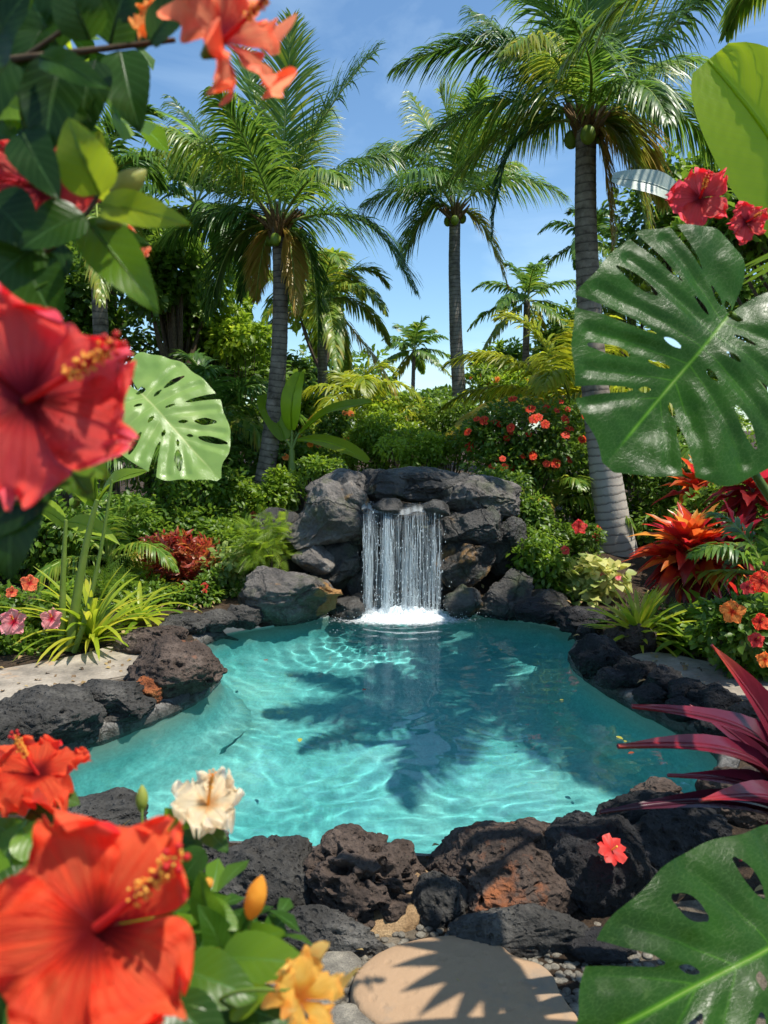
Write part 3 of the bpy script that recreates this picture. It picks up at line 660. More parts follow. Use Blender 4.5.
# ------------------------------------------------------------------ rocks
_ico = {}
def ico(s):
    if s not in _ico:
        bm = bmesh.new(); bmesh.ops.create_icosphere(bm, subdivisions=s, radius=1)
        _ico[s] = (np.array([v.co[:] for v in bm.verts]), np.array([[q.index for q in f.verts] for f in bm.faces])); bm.free()
    return _ico[s]
def rock_shape(sub, seed, planes=9, rough=.16, fine=.05, pits=0, pit_r=(.04, .13), pit_d=.10, cut=(.62, .9), freq=1.3):
    r = np.random.default_rng(seed + 1000); V, Fc = ico(sub); V = V.copy(); D = V.copy()
    for k in range(planes):
        n = nrm(r.normal(size=3)); dd = r.uniform(*cut); h = V @ n; over = np.clip(h - dd, 0, None); V = V - over[:, None] * n * .93
    o = r.uniform(0, 50, 3)
    dis = rough * fbm(D * freq + o, 4, .55) + fine * np.abs(fbm(D * 5 + o, 3, .6)) * 1.5 + (fine * .35 * fbm(D * 16 + o, 2) if sub > 4 else 0)
    if pits:
        pc = nrm(r.normal(size=(pits, 3))); pr = r.uniform(pit_r[0] ** .5, pit_r[1] ** .5, pits) ** 2
        wob = 1 + .5 * pnoise(D * 9 + o)
        for c, q in zip(pc, pr):
            ang = np.arccos(np.clip(D @ c, -1, 1)) * wob; dis = dis - q * 1.1 * sstep(1.1, .55, ang / q) * (pit_d / .1)
    V = V + D * dis[:, None]
    return V, Fc
ROCKMESH = []
def rock(label, cx, cy, w, h, z0=.12, Y=None, mat='lava_grey', sub=5, seed=0, rot=0., depth=.85, name='lava_rock', cat='rock', group='lava rocks edging the pool', tint=0., sink=.35, end=0., **k):
    if Y is None:
        zc = z0
        for it in range(3):
            c = G(cx, cy, zc); m = pxm(cx, cy, c[1]); rx = w / 2 * m; ry = rx * depth
            th = math.atan2(CAMZ - zc, c[1]); ry = min(ry, .8 * h / 2 * m / math.sin(th)); hh = (h / 2 * m) ** 2 - (ry * math.sin(th)) ** 2
            rz = math.sqrt(max(hh, (rx * .35) ** 2)) / math.cos(th); zc = z0 + rz * sink
    else:
        c = P(cx, cy, Y); m = pxm(cx, cy, Y); rx = w / 2 * m; ry = rx * depth; rz = h / 2 * m
    V, Fc = rock_shape(sub, seed, **k)
    lo, hi = V.min(0), V.max(0); V = (V - (lo + hi) / 2) / ((hi - lo) / 2)      # fill the box it was given
    c2, s2 = math.cos(rot), math.sin(rot)
    tint = tint + end * sstep(.25, .9, V[:, 0] + .4 * pnoise(V * 2.5)) if end else tint
    V = V * [rx, ry, rz]
    o = link(name, MB().add(V, t=Fc, tint=tint).mesh(name, MATS[mat])); o.location = tuple(c); tag(o, label, cat, group)
    return o
# ------------------------------------------------------------------ terrain and pool
def terrain(x, y):
    s = float(sstep(8.0, 10.4, np.array(y))); g = math.exp(-((x + .3) / 3.0) ** 2)
    far = float(sstep(14, 40, np.array(y)))
    return .12 + s * (.22 + .55 * g) + far * .4
def terrain_v(x, y):
    s = sstep(8.0, 10.4, y); g = np.exp(-((x + .3) / 3.0) ** 2); far = sstep(14, 40, y)
    return .12 + s * (.22 + .55 * g) + far * .4
OUT = [(350, 614), (405, 611), (455, 613), (520, 621), (562, 630), (578, 642), (571, 660), (590, 680), (632, 706), (690, 735), (722, 760), (705, 800), (640, 832), (560, 852), (440, 868), (330, 862), (240, 856), (130, 850), (60, 815), (40, 785), (72, 752), (135, 727), (190, 703), (217, 680), (212, 662), (200, 648), (222, 636), (270, 627), (310, 621)]
out3 = catmull([G(a, b, 0.) for a, b in OUT], 8, closed=True)
CEN = np.array([G(420, 700, 0.)[0], G(420, 700, 0.)[1]])
ang = np.arctan2(out3[:, 1] - CEN[1], out3[:, 0] - CEN[0]); rad_ = np.hypot(out3[:, 0] - CEN[0], out3[:, 1] - CEN[1])
o_ = np.argsort(ang); ang, rad_ = ang[o_], rad_[o_]
NA = 360; TH = np.linspace(-math.pi, math.pi, NA, endpoint=False)
RP = np.interp(TH, np.concatenate([[ang[-1] - 2 * math.pi], ang, [ang[0] + 2 * math.pi]]), np.concatenate([[rad_[-1]], rad_, [rad_[0]]]))
def ring(r): return CEN[0] + np.cos(TH) * r, CEN[1] + np.sin(TH) * r
def ringmesh(name, rings, mat, closed_center=False, smooth=True):
    mb = MB(); v = np.concatenate([np.stack([x, y, z + 0 * x], 1) for x, y, z in rings]); n = len(rings)
    i, j = np.meshgrid(np.arange(n - 1), np.arange(NA), indexing='ij'); j2 = (j + 1) % NA
    q = np.stack([i * NA + j, i * NA + j2, (i + 1) * NA + j2, (i + 1) * NA + j], -1).reshape(-1, 4)
    mb.add(v, q)
    if closed_center:
        x, y, z = rings[0]; c = np.vstack([np.stack([x, y, z + 0 * x], 1), [CEN[0], CEN[1], float(np.mean(z))]]); mb.add(c, t=[((k + 1) % NA, k, NA) for k in range(NA)])
    return tag(link(name, mb.mesh(name, mat, smooth=smooth)), kind='structure')

m, nt, N = newmat('soil_ground'); L = nt.links.new      # bare soil with litter; sandier where people walk near the pool
MATS['ground'] = MATS['soil']
rings = []
for d in (.10, .2, .35, .6, .9, 1.3, 1.8, 2.4, 3.2, 4.2, 5.5, 7, 9, 12, 16, 22, 32, 50, 90, 200, 700):
    x, y = ring(RP + d); z = terrain_v(x, y)
    if d > .3: z = z + .03 * fbm(np.stack([x * .8, y * .8, 0 * x], 1), 3)
    rings.append((x, y, z))
gr = ringmesh('ground', rings, MATS['soil'])

# pool shell: plastered basin, shallow ledge by the left bank
m, nt, N = newmat('pool_plaster'); L = nt.links.new
geo = N('ShaderNodeNewGeometry'); nz = N('ShaderNodeTexNoise', inp={'Scale': 1.3, 'Detail': 6., 'Roughness': .6}); L(geo.outputs['Position'], nz.inputs['Vector'])
r = ramp(nt, [(.3, (.12, .45, .44)), (.5, (.20, .56, .545)), (.75, (.36, .66, .62))]); L(nz.outputs[0], r.inputs[0])
n5 = N('ShaderNodeTexNoise', inp={'Scale': 34., 'Detail': 4., 'Roughness': .7}); L(geo.outputs['Position'], n5.inputs['Vector']); r5 = ramp(nt, [(.3, (.72, .74, .74)), (.7, (1.15, 1.13, 1.1))]); L(n5.outputs[0], r5.inputs[0]); m5 = N('ShaderNodeMix', data_type='RGBA', blend_type='MULTIPLY', inp={0: 1.}); L(r.outputs[0], m5.inputs[6]); L(r5.outputs[0], m5.inputs[7]); sz = N('ShaderNodeSeparateXYZ'); L(geo.outputs['Position'], sz.inputs[0])
mr = N('ShaderNodeMapRange', inp={1: -.42, 2: -.12, 3: 0., 4: .75}); L(sz.outputs[2], mr.inputs[0])     # lighter sand-coloured tile band at the waterline
mx = N('ShaderNodeMix', data_type='RGBA', inp={7: (.42, .42, .33, 1)}); L(mr.outputs[0], mx.inputs[0]); L(m5.outputs[2], mx.inputs[6])
b = N('ShaderNodeBsdfPrincipled', inp={'Roughness': .8}); L(mx.outputs[2], b.inputs['Base Color']); o = N('ShaderNodeOutputMaterial'); L(b.outputs[0], o.inputs[0]); MATS['plaster'] = m
rings = []
for f, z in ((.0, -1.15), (.25, -1.12), (.5, -1.04), (.7, -.96), (.85, -.86)):
    rings.append((*ring(RP * f), z)) if f else None
for dd, z in ((-.30, -.76), (-.16, -.66), (-.08, -.50), (-.04, -.32), (-.01, -.12), (.0, .0), (.0, .012)):
    rings.append((*ring(RP + dd), z))
basin = ringmesh('pool_basin', rings, MATS['plaster'], closed_center=True)
# mortar kerb under the lava rocks
rings = [(*ring(RP + .0), -.10), (*ring(RP - .035), -.03), (*ring(RP - .03), .04), (*ring(RP + .0), .075), (*ring(RP + .10), .10), (*ring(RP + .2), .09), (*ring(RP + .24), .02)]
rings = [(x, y, z - .9 * sstep(7.2, 7.5, y) * np.exp(-((x - .2) / 1.9) ** 8)) for x, y, z in rings]
rings = [(x + .012 * fbm(np.stack([x * 6, y * 6, 0 * x + z], 1), 3), y + .012 * fbm(np.stack([x * 6, y * 6, 0 * x + 9 + z], 1), 3), z + .012 * fbm(np.stack([x * 7, y * 7, 0 * x + 19], 1), 3)) for x, y, z in rings]
ringmesh('pool_kerb', rings, MATS['mortar'])

# water surface: real ripples, refracting
m, nt, N = newmat('pool_water'); L = nt.links.new
b = N('ShaderNodeBsdfPrincipled', inp={'Base Color': (.62, .95, .945, 1), 'Roughness': 0., 'IOR': 1.33, 'Transmission Weight': 1.})
o = N('ShaderNodeOutputMaterial'); L(b.outputs[0], o.inputs[0]); MATS['water'] = m
xs = np.arange(-3.4, 4.4, .022); ys_ = np.arange(2.2, 8.6, .022); X, Y = np.meshgrid(xs, ys_)
x, y = X.ravel(), Y.ravel()
th = np.arctan2(y - CEN[1], x - CEN[0]); rl = np.hypot(x - CEN[0], y - CEN[1]); lim = np.interp(th, TH, RP, period=2 * math.pi) + .05
FALL = np.array([P(404, 612, 8.0)[0], 7.95])
q2 = np.stack([x, y, 0 * x], 1); wr = np.stack([pnoise(q2 * 1.1), pnoise(q2 * 1.1 + 33), 0 * x], 1) * .5
z = .0022 * pnoise((q2 + wr) * [2.3, 3.1, 1]) + .0025 * pnoise((q2 + wr * .6) * [4.6, 6.0, 1] + 7) + .0010 * pnoise((q2 + wr * .4) * [9, 12, 1] + 3)
rf = np.hypot(x - FALL[0], y - FALL[1]); z = z + .009 * np.exp(-rf / .6) * np.sin(rf * 30 + 2 * pnoise(q2 * 2)) + .018 * np.exp(-rf / .35) * pnoise(q2 * 14)
Q = gridq(len(ys_), len(xs)); Q = Q[(rl < lim)[Q].all(1)]; us, inv = np.unique(Q, return_inverse=True)
wat = tag(link('pool_water', MB().add(np.stack([x, y, z], 1)[us], inv.reshape(Q.shape)).mesh('pool_water', MATS['water'])), kind='structure')
wat.cycles.is_caustics_caster = True; basin.cycles.is_caustics_receiver = True

# patio slabs
def slabpoly(name, pts, z, mat, th=.05, kind='structure', label=None, cat=None):
    c = catmull([G(a, b, z) for a, b in pts], 6, closed=True); n = len(c); bm = bmesh.new()
    top = [bm.verts.new(p) for p in c]; f = bm.faces.new(top)
    if f.normal.z < 0: f.normal_flip()
    r = bmesh.ops.extrude_face_region(bm, geom=[f]); vs = [g for g in r['geom'] if isinstance(g, bmesh.types.BMVert)]
    bmesh.ops.translate(bm, verts=top, vec=(0, 0, -th))
    bmesh.ops.recalc_face_normals(bm, faces=bm.faces)
    bmesh.ops.bevel(bm, geom=[e for e in bm.edges if all(v in vs for v in e.verts)], offset=.012, segments=2, affect='EDGES')
    me = bpy.data.meshes.new(name); bm.to_mesh(me); bm.free(); me.materials.append(mat)
    for p in me.polygons: p.use_smooth = False
    o = link(name, me); tag(o, label, cat, kind=kind); return o
slabpoly('patio', [(-120, 745), (-20, 712), (60, 688), (140, 672), (150, 656), (118, 645), (75, 655), (-20, 672), (-140, 690)], .165, MATS['flagstone'])
slabpoly('path', [(628, 660), (660, 652), (740, 668), (860, 690), (900, 720), (760, 700), (690, 684)], .165, MATS['flagstone'])

# ------------------------------------------------------------------ near ground: gravel, cobbles, flagstone
def pebbles(region, n, s, z, seed, mat, name, kind=True):
    r = np.random.default_rng(seed); V, F = ico(2); mb = MB(); pts = []
    for k in range(n):
        a, b = r.uniform(region[0], region[2]), r.uniform(region[1], region[3]); p = G(a, b, z)
        rr = s * r.uniform(.5, 1.6); sc = np.array([r.uniform(.8, 1.3), r.uniform(.8, 1.3), r.uniform(.4, .7)]) * rr
        W = V * (1 + .25 * pnoise(V * 1.5 + k * 3.7))[:, None] * sc; c, s_ = math.cos(k), math.sin(k)
        W = np.stack([W[:, 0] * c - W[:, 1] * s_, W[:, 0] * s_ + W[:, 1] * c, W[:, 2]], 1) + p + [0, 0, rr * .12]
        mb.add(W, t=F, tint=r.uniform(-.1, .1))
    return tag(link(name, mb.mesh(name, mat)), kind='stuff')
slabpoly('gravel_bed', [(150, 935), (330, 912), (600, 905), (860, 900), (900, 1100), (500, 1150), (100, 1100)], .128, MATS['sand_ground'], th=.06)
pebbles((200, 925, 700, 1040), 1500, .012, .13, 1, MATS['pebble'], 'gravel')
def flat_stone(label, pts, z, th, mat, seed, name='flagstone', cat='stone', group=None):
    c = catmull([G(a, b, z) for a, b in pts], 14, closed=True); ce = c.mean(0); n = len(c); mb = MB(); rg = []
    prof = [(1.0, -th), (1.012, -th * .6), (1.0, -th * .25), (.985, -.006), (.955, 0), (.85, .003), (.6, .005), (.3, .006), (.05, .006)]
    for f, dz in prof:
        q = ce + (c - ce) * f; q[:, 2] = z + dz + (.006 * fbm(q * 5 + seed, 4) if dz > -.01 else 0); q[:, :2] += .006 * fbm(q * 11 + seed, 2)[:, None]; rg.append(q)
    v = np.concatenate(rg); i, j = np.meshgrid(np.arange(len(rg) - 1), np.arange(n), indexing='ij'); j2 = (j + 1) % n
    mb.add(v, np.stack([i * n + j, i * n + j2, (i + 1) * n + j2, (i + 1) * n + j], -1).reshape(-1, 4))
    mb.add(np.vstack([rg[-1], rg[-1].mean(0)]), t=[(k, (k + 1) % n, n) for k in range(n)])
    o = link(name, mb.mesh(name, mat, off=ce)); o.location = tuple(ce); return tag(o, label, cat, group)
flat_stone('large tan flagstone crossed by a finger-like leaf shadow in front of the lava rocks', [(352, 990), (360, 965), (392, 944), (447, 934), (492, 939), (512, 952), (548, 966), (562, 992), (585, 1030), (590, 1070), (480, 1085), (428, 1040), (372, 1018)], .185, .06, MATS['flagstone'], 1)
flat_stone('pale grey rounded paving stone between the gravel and yellow hibiscus', [(322, 955), (345, 948), (362, 960), (352, 978), (326, 978)], .165, .05, MATS['pebble'], 2, 'cobble', group='small paving cobbles')
flat_stone('dark grey paving cobble at bottom left of the tan flagstone', [(325, 1012), (350, 1003), (380, 1018), (385, 1045), (340, 1045)], .165, .05, MATS['pebble'], 3, 'cobble', group='small paving cobbles')
flat_stone('brownish grey paving cobble beneath the hibiscus leaves', [(290, 985), (318, 980), (342, 990), (330, 1004), (298, 1006)], .165, .05, MATS['pebble'], 4, 'cobble', group='small paving cobbles')
mbx = MB()
# rust coloured mortar seam between two near lava rocks
tube(mbx, [G(414, 880, .14), G(420, 900, .13), G(408, 918, .12), G(385, 930, .11), G(345, 942, .09)], [.07, .075, .08, .07, .05], 14, bump=lambda i, th: 1 + .15 * np.sin(i * 2.1 + 3 * th))
tag(part('mortar_seam', mbx, MATS['ochre_mortar'], None), 'ochre mortar seam packed between the pitted rock and the small grey rock', 'mortar')

# ------------------------------------------------------------------ lava rocks
NEAR = 'lava rocks along the near edge'
for i, (lab, cx, cy, w, h, mat, k) in enumerate([
 ('grey lava rock behind the cream hibiscus and left of the pitted rock', 262, 880, 118, 92, 'lava_grey', dict(fine=.03, sub=6, pits=40)),
 ('reddish brown lava rock riddled with big round holes', 368, 884, 134, 108, 'lava_brown', dict(sub=7, pits=110, pit_r=(.03, .20), pit_d=.16, planes=8, fine=.018, rough=.12)),
 ('small grey lava rock wedged beside the ochre mortar seam', 440, 906, 58, 62, 'lava_grey', dict(fine=.03, sub=6, pits=40)),
 ('large dark lava rock with a rust coloured left face behind the flagstone', 510, 872, 168, 112, 'lava_brown', dict(sub=7, pits=70, pit_r=(.02, .12), tint=.10, planes=10, fine=.025, rough=.13)),
 ('black shaded lava rock carrying a fallen red petal', 596, 872, 118, 120, 'lava_black', dict(fine=.03, sub=6, pits=60)),
 ('broad black lava rock under the maroon spiky plant', 668, 838, 140, 92, 'lava_black', dict(fine=.03, sub=6, pits=50)),
 ('small sunlit brown lava rock below the maroon leaf tips', 655, 798, 64, 38, 'lava_brown', dict(fine=.03, sub=6, pits=40)),
 ('rough lava rock behind the maroon plant at the right edge', 748, 800, 96, 78, 'lava_brown', dict(fine=.03, sub=6, pits=50)),
 ('low dark lava rock behind the orange red hibiscus', 92, 822, 118, 54, 'lava_grey', dict(fine=.03, sub=6, pits=50)),
 ('dark lava rock between the cream and the big red hibiscus', 180, 858, 100, 70, 'lava_grey', dict(fine=.03, sub=6, pits=40)),
 ('flat crusty lava slab at the foot of the pitted rock', 318, 938, 150, 34, 'lava_grey', dict(fine=.03, sub=6, pits=30)),
 ('low crusty lava rock under the large rusty rock', 520, 938, 150, 40, 'lava_grey', dict(fine=.03, sub=6, pits=30)),
 ('low lava rubble stone beside the lower monstera leaf', 596, 950, 80, 40, 'lava_black', dict(sub=5, pits=30))]):
    rock(lab, cx, cy, w, h, mat=mat, seed=20 + i, group=NEAR, **k)
LEFT = 'lava rocks along the left edge'
for i, (lab, cx, cy, w, h, mat, k) in enumerate([
 ('broad dark lava rock at the left frame edge beside the patio', 38, 716, 112, 66, 'lava_grey', dict(fine=.03, sub=6, pits=50)),
 ('rounded black lava rock between the mortar kerb and patio', 108, 694, 76, 40, 'lava_grey', dict(fine=.03, sub=6, pits=40)),
 ('big reddish brown lava rock at the tip of the left bank', 172, 668, 88, 62, 'lava_brown', dict(fine=.03, sub=6, pits=50)),
 ('dark rugged lava rock behind the reddish brown one', 146, 641, 62, 38, 'lava_brown', dict(fine=.03, sub=6, pits=50)),
 ('little orange rust coloured lava stone', 145, 688, 26, 26, 'lava_rust', dict(sub=5, pits=20)),
 ('low dark lava stone beside the red croton', 182, 622, 46, 24, 'lava_grey', dict(sub=5)),
 ('low dark lava stone midway along the far left bank', 212, 617, 42, 22, 'lava_grey', dict(sub=5)),
 ('low dark lava stone next to the ochre streaked boulder', 240, 613, 36, 22, 'lava_grey', dict(sub=5)),
 ('dark lava rock leaning at the far left corner of the patio kerb', -30, 745, 90, 60, 'lava_grey', dict(sub=5)),
 ('flat black lava lump between two larger rocks by the patio', 78, 716, 40, 30, 'lava_black', dict(sub=5)),
 ]):
    rock(lab, cx + 3, cy + 4, w * 1.14, h * 1.14, mat=mat, seed=60 + i, group=LEFT, **k)
RIGHT = 'lava rocks along the right edge'
for i, (lab, cx, cy, w, h, mat, k) in enumerate([
 ('dark lava stone below the pink and white flowers', 540, 610, 50, 26, 'lava_black', dict(sub=5)),
 ('black lava stone catching light below the leaning palm', 582, 617, 50, 28, 'lava_black', dict(sub=5)),
 ('black lava rock jutting into the pool at the right bank', 600, 655, 58, 46, 'lava_black', dict(fine=.03, sub=6, pits=40)),
 ('rugged dark lava rock under the lime green spiky clump', 628, 641, 56, 42, 'lava_brown', dict(fine=.03, sub=6, pits=40)),
 ('black lava rock at the start of the right stone path', 636, 672, 44, 36, 'lava_black', dict(sub=5, pits=30)),
 ('black lava rock third along the right kerb', 664, 682, 42, 36, 'lava_black', dict(sub=5, pits=30)),
 ('squat black lava rock along the middle of the right kerb', 690, 694, 44, 36, 'lava_black', dict(sub=5, pits=30)),
 ('black lava rock behind the maroon leaf blade', 718, 704, 48, 42, 'lava_black', dict(sub=5, pits=30)),
 ('rough sunlit lava rock at the right frame edge', 756, 716, 56, 48, 'lava_brown', dict(fine=.03, sub=6, pits=50)),
 ('small black lava stone in the crook of the right bank', 590, 632, 30, 20, 'lava_black', dict(sub=5))]):
    rock(lab, cx - 1, cy + 2, w * 1.06, h * 1.06, mat=mat, seed=90 + i, group=RIGHT, **k)
# waterfall boulders: size given in the photo, real distance in metres
WF = 'waterfall boulders'
bk = dict(planes=13, rough=.14, fine=.03, cut=(.5, .85), freq=1.1)
for i, (lab, cx, cy, w, h, Y, mat, k) in enumerate([
 ('huge pale grey boulder on the left shoulder of the waterfall', 328, 515, 82, 70, 8.45, 'boulder', dict(sub=6)),
 ('rounded grey boulder with an orange stained end at the water left of the falls', 294, 599, 92, 62, 7.75, 'boulder', dict(sub=6, end=.30)),
 ('craggy grey boulder at top left above the waterfall lip', 338, 486, 60, 30, 8.9, 'boulder', dict(sub=5)),
 ('ochre edged rock just left of the waterfall lip', 352, 505, 30, 44, 8.35, 'boulder', dict(sub=5, tint=.2)),
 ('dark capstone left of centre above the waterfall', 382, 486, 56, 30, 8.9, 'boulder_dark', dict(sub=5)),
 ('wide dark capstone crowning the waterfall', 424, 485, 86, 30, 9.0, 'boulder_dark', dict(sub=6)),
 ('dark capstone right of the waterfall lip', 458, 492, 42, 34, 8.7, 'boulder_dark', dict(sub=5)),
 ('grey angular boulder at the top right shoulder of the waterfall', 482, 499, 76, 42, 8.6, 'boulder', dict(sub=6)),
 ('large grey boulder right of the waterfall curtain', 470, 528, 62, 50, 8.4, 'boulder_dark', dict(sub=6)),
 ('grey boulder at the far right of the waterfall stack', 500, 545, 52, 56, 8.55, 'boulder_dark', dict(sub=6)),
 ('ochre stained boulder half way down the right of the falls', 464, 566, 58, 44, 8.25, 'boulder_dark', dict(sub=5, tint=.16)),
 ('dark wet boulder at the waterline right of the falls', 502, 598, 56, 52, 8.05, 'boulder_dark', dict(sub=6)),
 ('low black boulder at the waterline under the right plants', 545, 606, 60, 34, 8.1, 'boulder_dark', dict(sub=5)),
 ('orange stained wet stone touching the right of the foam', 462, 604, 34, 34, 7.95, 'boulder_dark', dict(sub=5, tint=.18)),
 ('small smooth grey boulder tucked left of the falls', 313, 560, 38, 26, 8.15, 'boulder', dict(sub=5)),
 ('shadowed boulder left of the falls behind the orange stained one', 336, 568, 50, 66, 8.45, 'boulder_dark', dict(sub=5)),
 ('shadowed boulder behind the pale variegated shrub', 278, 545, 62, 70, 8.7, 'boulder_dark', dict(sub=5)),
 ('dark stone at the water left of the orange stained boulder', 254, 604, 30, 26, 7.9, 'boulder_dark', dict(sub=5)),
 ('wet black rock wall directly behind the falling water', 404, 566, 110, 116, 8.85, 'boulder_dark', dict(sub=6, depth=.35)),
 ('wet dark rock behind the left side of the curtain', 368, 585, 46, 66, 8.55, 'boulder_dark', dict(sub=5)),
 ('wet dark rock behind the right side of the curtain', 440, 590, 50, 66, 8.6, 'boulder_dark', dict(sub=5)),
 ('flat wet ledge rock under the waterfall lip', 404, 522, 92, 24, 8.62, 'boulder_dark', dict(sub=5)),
 ('wet black stone at the waterline just left of the foam', 345, 610, 34, 22, 7.95, 'boulder_dark', dict(sub=5)),
 ('low wet stone behind the left end of the foam', 362, 604, 24, 18, 8.1, 'boulder_dark', dict(sub=4)),
 ('small wet stone splitting the flow at the waterfall lip', 388, 507, 26, 13, 8.18, 'boulder_dark', dict(sub=4)),
 ('small dark stone at the right end of the waterfall lip', 437, 510, 22, 16, 8.15, 'boulder_dark', dict(sub=4))]):
    h += 6; w += 6; kk = dict(bk); kk.update(k); rock(lab, cx, cy, w, h, Y=Y, mat=mat, seed=130 + i, group=WF, name='boulder', **kk)

# more stones closing the right kerb
for i, (lab, cx, cy, w, h) in enumerate([('black kerb stone wedged under the second rock of the right path', 612, 678, 34, 22), ('black kerb stone at the waterline mid way along the right bank', 650, 696, 36, 24), ('black kerb stone at the waterline near the maroon leaf', 682, 710, 38, 26), ('black kerb stone nearest the maroon plant', 716, 726, 44, 30)]):
    rock(lab, cx, cy, w, h, mat='lava_black', seed=190 + i, group='lava rocks along the right edge', sub=5)
# ------------------------------------------------------------------ waterfall
m, nt, N = newmat('falling_water'); L = nt.links.new
at = N('ShaderNodeAttribute', attribute_name='tint')
b = N('ShaderNodeBsdfPrincipled', inp={'Base Color': (.82, .88, .9, 1), 'Roughness': .22, 'Specular IOR Level': .7}); tl = N('ShaderNodeBsdfTranslucent', inp={0: (.85, .92, .95, 1)})
mx = N('ShaderNodeMixShader', inp={0: .45}); L(b.outputs[0], mx.inputs[1]); L(tl.outputs[0], mx.inputs[2])
tp = N('ShaderNodeBsdfTransparent'); m2 = N('ShaderNodeMixShader'); L(at.outputs['Fac'], m2.inputs[0]); L(tp.outputs[0], m2.inputs[1]); L(mx.outputs[0], m2.inputs[2])
o = N('ShaderNodeOutputMaterial'); L(m2.outputs[0], o.inputs[0]); MATS['fall'] = m
YL = 8.22; lipL, lipR = P(362, 508, YL), P(443, 508, YL); zt = lipL[2]; fw = lipR[0] - lipL[0]
wf = thing('waterfall', (lipL[0] + fw / 2, YL - .2, 0), 'clear waterfall spilling over dark boulders into the pool', 'waterfall')
r = np.random.default_rng(5); mb = MB(); nc, nr = 160, 70     # thin curtain, streaky density
u = np.linspace(0, 1, nc)[None]; v = np.linspace(0, 1, nr)[:, None]
dens = .5 + .9 * pnoise(np.stack([(u * 11 + 0 * v).ravel(), (v * .8 + 0 * u).ravel(), np.zeros(nr * nc)], 1)).reshape(nr, nc) + .7 * pnoise(np.stack([(u * 42 + 0 * v).ravel(), (v * 2 + 0 * u).ravel(), np.full(nr * nc, 5.)], 1)).reshape(nr, nc) + .35 * pnoise(np.stack([(u * 90 + 0 * v).ravel(), (v * 9 + 0 * u).ravel(), np.full(nr * nc, 9.)], 1)).reshape(nr, nc)
gate = sstep(-.25, .25, pnoise(np.stack([u[0] * 7 + 3, 0 * u[0], 0 * u[0] + 8], 1)))[None]; dens = np.clip((dens - .15) * .7, .03, .85) * (.35 + .65 * gate) * (.6 + .6 * v) * np.clip((.5 - np.abs(u - .5)) * 12, 0, 1)
X = lipL[0] + u * fw + .01 * np.sin(u * 60) * v; fallY = YL - .10 - .16 * np.sqrt(v) - .02 * np.sin(u * 25 + 1) * v + .0 * u
Z = zt * (1 - v) + .01 * v + .0 * u
mb.add(np.stack([X + 0 * v, fallY + 0 * u, Z + 0 * u], -1).reshape(-1, 3), gridq(nr, nc), tint=dens.ravel())
part('water_curtain', mb, MATS['fall'], wf)
mb = MB()                                                # sheet sliding over the lip
vv = np.linspace(0, 1, 14)[:, None]; yy = YL + .55 - .67 * vv; zz = zt + .012 + .022 * np.sin(u * 7 + 1.5) + .010 * np.sin(u * 23) - .045 * np.clip((vv - .82) / .18, 0, 1) ** 2 + .008 * np.sin(u * 30) * vv + .004 * np.sin(vv * 20 + u * 9)
mb.add(np.stack([lipL[0] + u * fw + 0 * vv, yy + 0 * u, zz + 0 * u], -1).reshape(-1, 3), gridq(14, nc), tint=(.16 + .22 * vv ** 3 + .12 * np.sin(u * 80) * vv).ravel())
part('lip_sheet', mb, MATS['fall'], wf)
smb = MB(); r2 = np.random.default_rng(41)                # streaks: ropes of water breaking up as they fall
def fallpath(u0, v1, back=0.): return np.stack([lipL[0] + u0 * fw + 0 * v1, YL - .11 - (.15 + back) * np.sqrt(v1), zt * (1 - v1) + .012], 1)
for k in range(720):
    cl = r2.random(); u0 = (r2.choice([.07, .30, .33, .62, .88], p=[.2, .3, .25, .15, .10]) + r2.normal(0, .03)) if cl < .72 else r2.uniform(.02, .98); u0 = min(max(u0, .01), .99)
    lg = r2.random() < .5; v0 = r2.random() ** (1.6 if lg else .8) * .97; ln = r2.uniform(.25, .9) if lg else r2.uniform(.04, .22); v1 = np.linspace(v0, min(1, v0 + ln), 9)
    p = fallpath(u0, v1, r2.uniform(-.02, .09)); p[:, 0] += np.cumsum(r2.normal(0, .0036, 9)) + r2.normal(0, .012) * v0
    rad = r2.uniform(.0008, .0024 if lg else .0036) * np.sin(np.pi * np.linspace(.06, .94, 9)) ** .6 * (1 + .6 * r2.normal(0, .3, 9).clip(-1, 1))
    tube(smb, p, rad, 4, tint=r2.uniform(.2, .8), cap=False)
part('water_strands', smb, MATS['fall'], wf)
V, F = ico(1); mb = MB(); r = np.random.default_rng(9)
for k in range(520):
    uu = r.random(); vq = r.random() ** .6; q = np.array([lipL[0] + uu * fw + r.normal(0, .04), YL - .2 - .12 * np.sqrt(vq) + r.normal(0, .06), zt * (1 - vq) + abs(r.normal(0, .03)) + .02])
    mb.add(V * [1, 1, r.uniform(1, 3.5)] * r.uniform(.0018, .0055) + q, t=F, tint=.8)
for k in range(1100):
    a = r.uniform(0, 6.28); d = abs(r.normal(0, .34)); q = np.array([FALL[0] + math.cos(a) * d * 1.6, YL - .35 + math.sin(a) * d * .6, abs(r.normal(0, .13)) * math.exp(-2 * d)]) + [0, 0, .01]
    mb.add(V * r.uniform(.0018, .0055) + q, t=F, tint=.8)
part('droplets', mb, MATS['fall'], wf)['kind'] = 'stuff'
